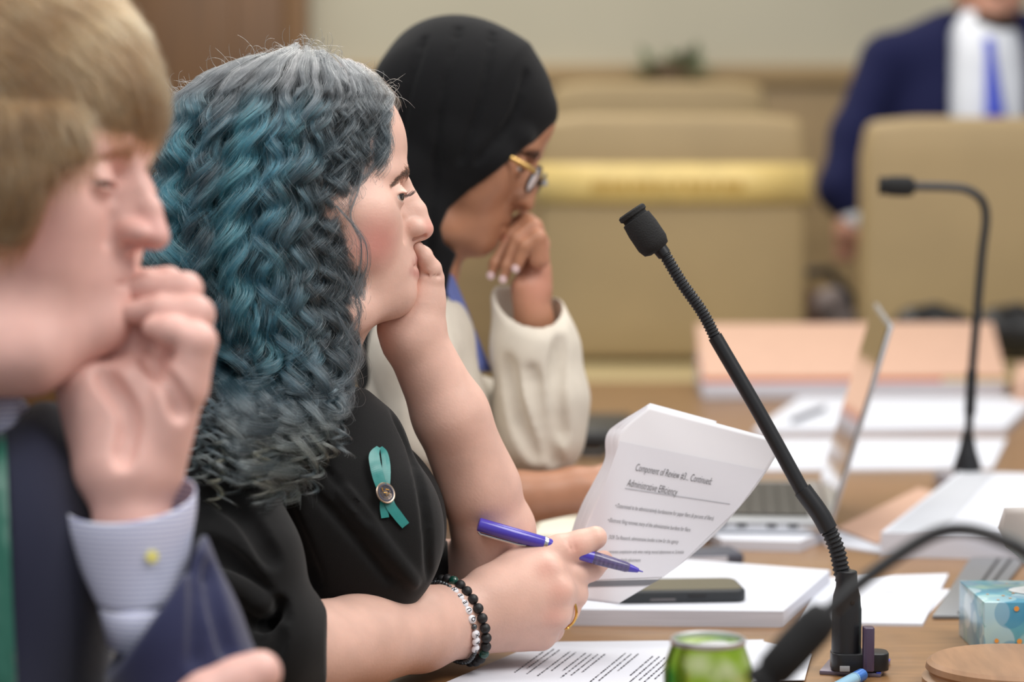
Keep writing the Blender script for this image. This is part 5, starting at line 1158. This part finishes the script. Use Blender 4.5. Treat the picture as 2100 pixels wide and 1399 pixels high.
# tie and collar
UUm, VVm = np.meshgrid(np.arange(-160, 120, 10.0), np.arange(780, 1600, 10.0), indexing='ij'); WM = surf_w(ft, UUm.ravel(), VVm.ravel(), 6).reshape(UUm.shape)
def onm(u, v, off): w_ = WM[int(np.clip((u + 160) / 10, 0, WM.shape[0] - 1)), int(np.clip((v - 780) / 10, 0, WM.shape[1] - 1))]; return pt(u, v, (w_ if w_ == w_ else 0) - off)
M_tie = mat('green_satin_tie', (14, 88, 72), .4, sheen=.2)
rows = [[onm(-60 + s_2 * (72 + .04 * (v - 900)) , v, 14) for s_2 in np.linspace(0, 1, 8)] for v in np.arange(890, 1560, 20.0)]
solidify(link('tie', grid_mesh('tie', frM.world(np.array(rows))), M_tie, pM), .002)
fk = Field((-330, 720, -140), (90, 960, 380), 6); fk.chain([(-60, 830, -40, 42), (-20, 870, 120, 60), (-120, 870, 240, 60)], 30); fk.chain([(15, 835, 40, 22), (8, 900, 10, 18)], 20)
kv = fk.nets(3); link('shirt_collar', mesh('shirt_collar', frM.world(kv[0]), kv[1]), M_shirt, pM)

# ---------------------------------------------------------------- woman in black head scarf
frH = Frame(3.1)
pH = thing('person', 'woman in a black head scarf and beige jacket looking down, knuckles at her chin', 'person', (P(900, 900, 3.1)[0], 3.1, .45))
M_skinH = skin('skin_brown', (172, 122, 94))
HH = Head((889, 466, 0), (1097, 424, 0), .823, math.radians(30), math.radians(7))
fq = Field((740, 150, -190), (1140, 760, 280), 3.6)
HH.build(fq, nose=-4, closed=.6, ear=False); fq.chain([(900, 450, 25, 62), (842, 700, 30, 72)], 30)
fo_ = Field((680, 15, -260), (1190, 900, 300), 4.5)
fo_.ell((932, 226, 20), (184, 184, 165), 10); fo_.chain([(1030, 190, 20, 110), (1100, 230, 12, 42)], 60); fo_.chain([(925, 370, 20, 132), (893, 480, 20, 100), (860, 620, 20, 125)], 60); fo_.ell((840, 740, 30), (120, 130, 220), 60); fo_.chain([(905, 470, 0, 40), (920, 560, -20, 36)], 30)
HH.ell(fo_, (600, 305, 0), (228, 190, 178), 10); HH.ell(fo_, (680, 305, 0), (142, 146, 162), 12); HH.cap(fo_, (776, 350, -90), (776, 350, 90), 48, 48, 20); fo_.ell((868, 455, -58), (58, 85, 78), 20)
for w_ in (-1, 1): HH.ell(fo_, (640, 430, 80 * w_), (172, 172, 104), 30); HH.cap(fo_, (700, 600, 76 * w_), (600, 560, 112 * w_), 72, 80, 40); HH.cap(fo_, (760, 425, 112 * w_), (640, 430, 140 * w_), 60, 62, 30)
OPN = [(1160, 232), (1138, 252), (1108, 282), (1065, 318), (1020, 357), (965, 395), (922, 432), (906, 470), (912, 500), (938, 522), (925, 556), (912, 640), (960, 900), (1250, 900), (1250, 232)]
# skin that would lie outside the cloth, away from the face opening, stays just under it
pz = np.array(OPN, float); X_ = fq.ax[0][:, None].astype(float); Y_ = fq.ax[1][None, :].astype(float); ins_ = np.zeros((len(fq.ax[0]), len(fq.ax[1])), bool)
for (x0, y0), (x1, y1) in zip(pz, np.roll(pz, -1, 0)): ins_ ^= ((y0 > Y_) != (y1 > Y_)) & (X_ < (x1 - x0) * (Y_ - y0) / (y1 - y0 if y1 != y0 else 1e-9) + x0)
gi = np.stack(np.meshgrid(*fq.ax, indexing='ij'), -1).reshape(-1, 3); sc_ = fsample(fo_, gi).reshape(fq.g.shape)
fq.g = np.where(ins_[:, :, None], fq.g, np.maximum(fq.g, sc_ + 13)).astype(np.float32)
qh = fq.nets(3)
fo_.prism(OPN, -900, 900, 8)
fw_ = Field((980, 420, -120), (1180, 900, 140), 3.2)
fw_.chain(Cc((1096, 560, 10, 30), (1098, 660, 20, 34), (1104, 760, 20, 40), (1110, 860, 10, 44)), 20); fw_.chain(Cc((1100, 500, 15, 26), (1098, 590, 15, 32)), 18); fw_.chain(Cc((1075, 590, -5, 28), (1088, 650, 10, 32)), 20)
fw_.chain(Cc((1104, 505, -15, 24), (1094, 466, -22, 19), (1062, 490, -28, 15), (1040, 545, -30, 12), (1034, 570, -28, 10)), 7)
fw_.chain(Cc((1102, 500, 15, 24), (1084, 458, 10, 19), (1050, 482, 5, 15), (1016, 540, -5, 12), (1009, 563, -5, 10)), 7)
fw_.chain(Cc((1106, 530, -38, 22), (1104, 488, -50, 17), (1078, 505, -52, 14), (1060, 548, -48, 10)), 7)
fw_.chain(Cc((1096, 490, 45, 22), (1075, 452, 45, 18), (1048, 462, 40, 14), (1038, 485, 30, 12)), 7)
qa = fw_.nets(3)
fz_ = Field((900, 900, -260), (1400, 1150, 60), 4.5)
fz_.chain(Cc((930, 1020, -160, 52), (1060, 1018, -120, 47), (1180, 1000, -80, 38), (1240, 985, -60, 30)), 25); fz_.chain(Cc((1080, 1030, -110, 44), (1190, 1018, -80, 34)), 20)
for d_ in range(4): fz_.chain(Cc((1240, 975 + 9 * d_, -60 + 8 * d_, 22), (1300, 972 + 12 * d_, -40 + 10 * d_, 15), (1345, 985 + 12 * d_, -30 + 10 * d_, 12)), 10)
fz_.chain(Cc((1210, 1000, -95, 22), (1270, 1005, -100, 16)), 10)
qz = fz_.nets(3); J = join_vf([qh, qa, qz]); link('body', mesh('body', frH.world(J[0]), J[1]), M_skinH, pH)
for u_, v_ in ((1048, 488), (1040, 492)): tint(M_skinH, frH.world(pt(u_, v_, 5)), .010, (200, 84, 96), .9)
for u_, v_, w_ in ((1105, 560, -20), (1110, 500, -15), (1100, 600, -15)): tint(M_skinH, frH.world(pt(u_, v_, w_)), .035, (206, 146, 126), .6)
eyes(pH, HH, frH, (1, .35, -.2)); browhair(pH, HH, frH, (.02, .014, .012), n=260, fld=fq)
M_nailp = mat('pale_nail', (226, 196, 196), .25)
for u_, v_, w_ in ((1009, 564, -15), (1034, 572, -38), (1060, 550, -58)): 
    lathe('finger_nail', M_nailp, pH, [(0, 0), (.0040, .0004), (.0046, .0012), (0, .0022)], frH.world(pt(u_ - 2, v_ + 1, w_ + 4)), 12, (-.35, -.85, -.1))
M_scarf = mat('black_jersey', (15, 15, 17), .85, bump=(1200, .2), sheen=.06, spec=.15)
for l_ in ([(940, 60), (905, 200), (890, 380), (880, 520)], [(1010, 70), (985, 200), (945, 330)], [(1080, 150), (1050, 240), (980, 330)], [(870, 80), (830, 220), (815, 400)]): carve(fo_, l_, 2, 16)
hv = fo_.nets(4); link('head_scarf', mesh('head_scarf', frH.world(hv[0]), hv[1]), M_scarf, pH)
M_beige = mat('beige_linen', (205, 196, 182), .8, noise=(60, .04), bump=(1300, .25)); M_blue = mat('blue_blouse', (96, 108, 168), .7)
fg = Field((640, 540, -300), (1080, 1250, 330), 7)
fg.ell((860, 860, 10), (120, 270, 235), 60); fg.chain([(850, 720, -210, 80), (860, 690, 20, 90), (860, 720, 230, 80)], 60); fg.ell((905, 950, 10), (105, 230, 190), 60)
fg.prism([(915, 540), (948, 610), (985, 690), (1008, 760), (1100, 760), (1100, 540)], -900, 900, 10)
fg.chain([(*pt(850, 740, -215), 78), (*pt(890, 880, -235), 76), (*pt(930, 1010, -180), 68)], 40)
gv = fg.nets(3); jh = link('jacket', mesh('jacket', frH.world(gv[0]), gv[1]), M_beige, pH)
rows = []
for a_ in np.linspace(0, 1, 14):
    u_ = np.interp(a_, [0, .4, 1], [918, 952, 1004]); v_ = np.interp(a_, [0, .4, 1], [552, 632, 762]); rows.append([pt(u_ - 22 + 26 * s_2, v_, -70 + 60 * s_2 + 40 * a_) for s_2 in np.linspace(0, 1, 6)] + [pt(u_ + 4 - 10 * s_2, v_, -10 + 90 * s_2) for s_2 in np.linspace(.2, 1, 4)])
solidify(link('blouse', grid_mesh('blouse', frH.world(np.array(rows))), M_blue, pH), .002)
fe = Field((930, 560, -170), (1240, 1020, 330), 5)
fe.chain(Cc((1078, 610, 20, 72), (1098, 720, 15, 88), (1112, 820, 10, 92), (1108, 890, 10, 86)), 30); fe.chain(Cc((1105, 890, 20, 84), (1000, 880, 150, 92), (900, 820, 220, 90)), 40)
fe.chain(Cc((1078, 560, 20, 64), (1092, 690, 18, 66), (1100, 735, 15, 50)), 8, True)
fe.plane(pt(1085, 650, -30), (.10, -.75, -.62), 8)
carve(fe, [(1150, 700), (1140, 800), (1150, 900)], 5, 26); carve(fe, [(1040, 740), (1060, 850), (1100, 940)], 5, 26); carve(fe, [(1090, 760), (1110, 860), (1140, 950)], 5, 24)
ev = fe.nets(4); link('sleeve', mesh('sleeve', frH.world(ev[0]), ev[1]), M_beige, jh)
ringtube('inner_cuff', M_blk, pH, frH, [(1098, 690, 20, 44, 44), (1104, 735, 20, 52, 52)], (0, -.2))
# glasses
gl = thing('glasses', 'gold and dark framed glasses worn by the woman in the head scarf', 'glasses', frH.world(HH(840, 400, 0)))
M_gframe = mat('gold_frame', (206, 168, 104), .25, .9); M_dframe = mat('dark_frame', (40, 34, 36), .3); M_lens = mat('clear_lens', (235, 240, 240), .03, trans=.95)
hw = lambda *p: frH.world(HH(*p))
for w_ in (-1, 1):
    C_ = [hw(868 - 10 * math.cos(t_) * .4 - 6, 412 + 34 * math.sin(t_), (70 + 44 * math.cos(t_)) * w_) for t_ in np.linspace(0, 2 * np.pi, 33)]
    rim = tube('rim', M_dframe, gl, C_, .0016, 8); link('lens', mesh('lens', C_[:-1], [list(range(32))]), M_lens, rim)
    tube('temple', M_gframe, gl, [hw(862, 396, 116 * w_), hw(840, 396, 134 * w_), hw(700, 400, 158 * w_), hw(600, 420, 168 * w_)], [.0030, .0032, .0024, .002], 8)
    lathe('hinge', M_chrome, gl, [(0, -.004), (.0032, -.003), (.0032, .003), (0, .004)], hw(864, 396, 112 * w_), 12)
tube('bridge', M_gframe, gl, [hw(862, 402, 26), hw(872, 396, 0), hw(862, 402, -26)], .0014, 8)

# ---------------------------------------------------------------- man standing in the background
frB = Frame(6.25)
pB = thing('person', 'out-of-focus bearded man in a navy suit and blue tie standing behind a tan chair', 'person', (P(2010, 300, 6.1)[0], 6.23, 0))
HB = Head((838, 625, 0), (2032, 58, -60), .45, 0, math.radians(90))
fbh = Field((1640, -240, -200), (2320, 560, 160), 5); HB.build(fbh); fbh.chain([(2030, 0, 45, 50), (2020, 90, 38, 54), (2015, 250, 10, 75)], 15)
for sg_ in ((1815, 130, 0, 40), (2215, 130, 0, 40)): fbh.chain([(2015, 150, 0, 60), sg_], 20)
fbh.chain([(1815, 130, 0, 40), (1752, 280, -20, 36), (1718, 390, -50, 30), (*pt(1742, 430, -60), 24), (*pt(1735, 480, -70), 26)], 10); fbh.chain([(2215, 130, 0, 40), (2270, 290, 0, 36), (2280, 420, -20, 30), (2275, 480, -30, 26)], 10)
for d_ in range(4): fbh.chain([(*pt(1722 + 9 * d_, 495, -72), 9), (*pt(1718 + 10 * d_, 530, -70), 8)], 5)
fbh.chain([(*pt(1755, 475, -80), 10), (*pt(1766, 505, -85), 8)], 5); bhv = fbh.nets(2)
link('body', mesh('body', frB.world(bhv[0]), bhv[1]), skin('skin_tan', (188, 138, 116)), pB)
eyes(pB, HB, frB)
fbr = Field((1920, -60, -150), (2120, 80, 20), 4); fbr.ell(HB(800, 600, 0), np.array((66, 56, 100)) * .45, 6, HB.M); [(HB.cap(fbr, (806, 604, 12 * w_), (712, 625, 82 * w_), 60, 60, 10), HB.cap(fbr, (712, 625, 82 * w_), (620, 560, 116 * w_), 60, 56, 10)) for w_ in (-1, 1)]; fbr.ell(HB(850, 545, 0), np.array((60, 34, 62)) * .43, 6, HB.M, True); bv_ = fbr.nets(2)
link('beard', mesh('beard', frB.world(bv_[0]), bv_[1]), mat('beard_brown', (62, 42, 32), .9), pB)
fbk = Field((1900, -260, -160), (2170, 20, 160), 6); fbk.ell(HB(590, 290, 0), np.array((236, 204, 178)) * .43, 5, HB.M); fbk.ell(HB(850, 400, 0), np.array((180, 150, 150)) * .43, 8, HB.M, True); bv_ = fbk.nets(2); link('hair', mesh('hair', frB.world(bv_[0]), bv_[1]), mat('hair_brown', (60, 42, 32), .8), pB)
fbj = Field((1620, 20, -180), (2300, 640, 180), 7)
fbj.chain([(1828, 118, 0, 52), (2010, 78, 0, 58), (2205, 118, 0, 52)], 40); fbj.ell((2015, 270, 0), (195, 260, 105), 60); fbj.ell((2015, 470, 0), (175, 160, 105), 60)
fbj.chain([(1815, 130, 0, 54), (1752, 280, -20, 50), (1715, 390, -50, 42), (1735, 425, -60, 38)], 25); fbj.chain([(2215, 130, 0, 54), (2270, 290, 0, 50), (2280, 420, -20, 42)], 25)
fbj.prism([(1938, 0), (2092, 0), (2090, 250), (2050, 430), (1985, 430), (1934, 250)], -400, -30, 4)
v_ = fbj.nets(3); M_navyB = mat('navy_suit_blue', (22, 26, 64), .85, sheen=.05, spec=.2); link('suit_jacket', mesh('suit_jacket', frB.world(v_[0]), v_[1]), M_navyB, pB)
fbs = Field((1900, 20, -160), (2130, 480, 60), 7); fbs.ell((2012, 250, 0), (110, 250, 96), 20); fbs.chain([(2014, 72, 22, 62), (2012, 120, -10, 68)], 30); v_ = fbs.nets(2); link('shirt', mesh('shirt', frB.world(v_[0]), v_[1]), mat('white_shirt', (226, 230, 238), .7), pB)
fbt = Field((1980, 60, -180), (2060, 460, -40), 4); fbt.chain([(2015, 98, -74, 15), (2016, 112, -84, 11)], 4); fbt.chain([(2016, 112, -88, 10), (2022, 240, -108, 20), (2024, 420, -96, 24)], 4); v_ = fbt.nets(2); link('tie', mesh('tie', frB.world(v_[0]), v_[1]), mat('blue_tie', (56, 74, 190), .5), pB)
fcu = Field((1690, 380, -130), (1800, 480, 0), 4); fcu.chain([(*pt(1742, 425, -60), 32), (*pt(1748, 448, -64), 31)], 5); v_ = fcu.nets(2); link('shirt_cuff', mesh('shirt_cuff', frB.world(v_[0]), v_[1]), mat('white_shirt', (226, 230, 238), .7), pB)
fbl = Field((1820, 480, -140), (2220, 1440, 140), 12)
for u_ in (1945, 2085): fbl.chain([(u_, 540, 0, 85), (u_, 960, 0, 62), (u_, 1370, 0, 48)], 20)
v_ = fbl.nets(2); link('trousers', mesh('trousers', frB.world(v_[0]), v_[1]), M_navyB, pB)
for u_ in (1945, 2085):
    c = frB.world(np.array([u_, 1400, -40])); box('shoe', M_blk, pB, (c[0], c[1], .04), (.10, .28, .08), .03)
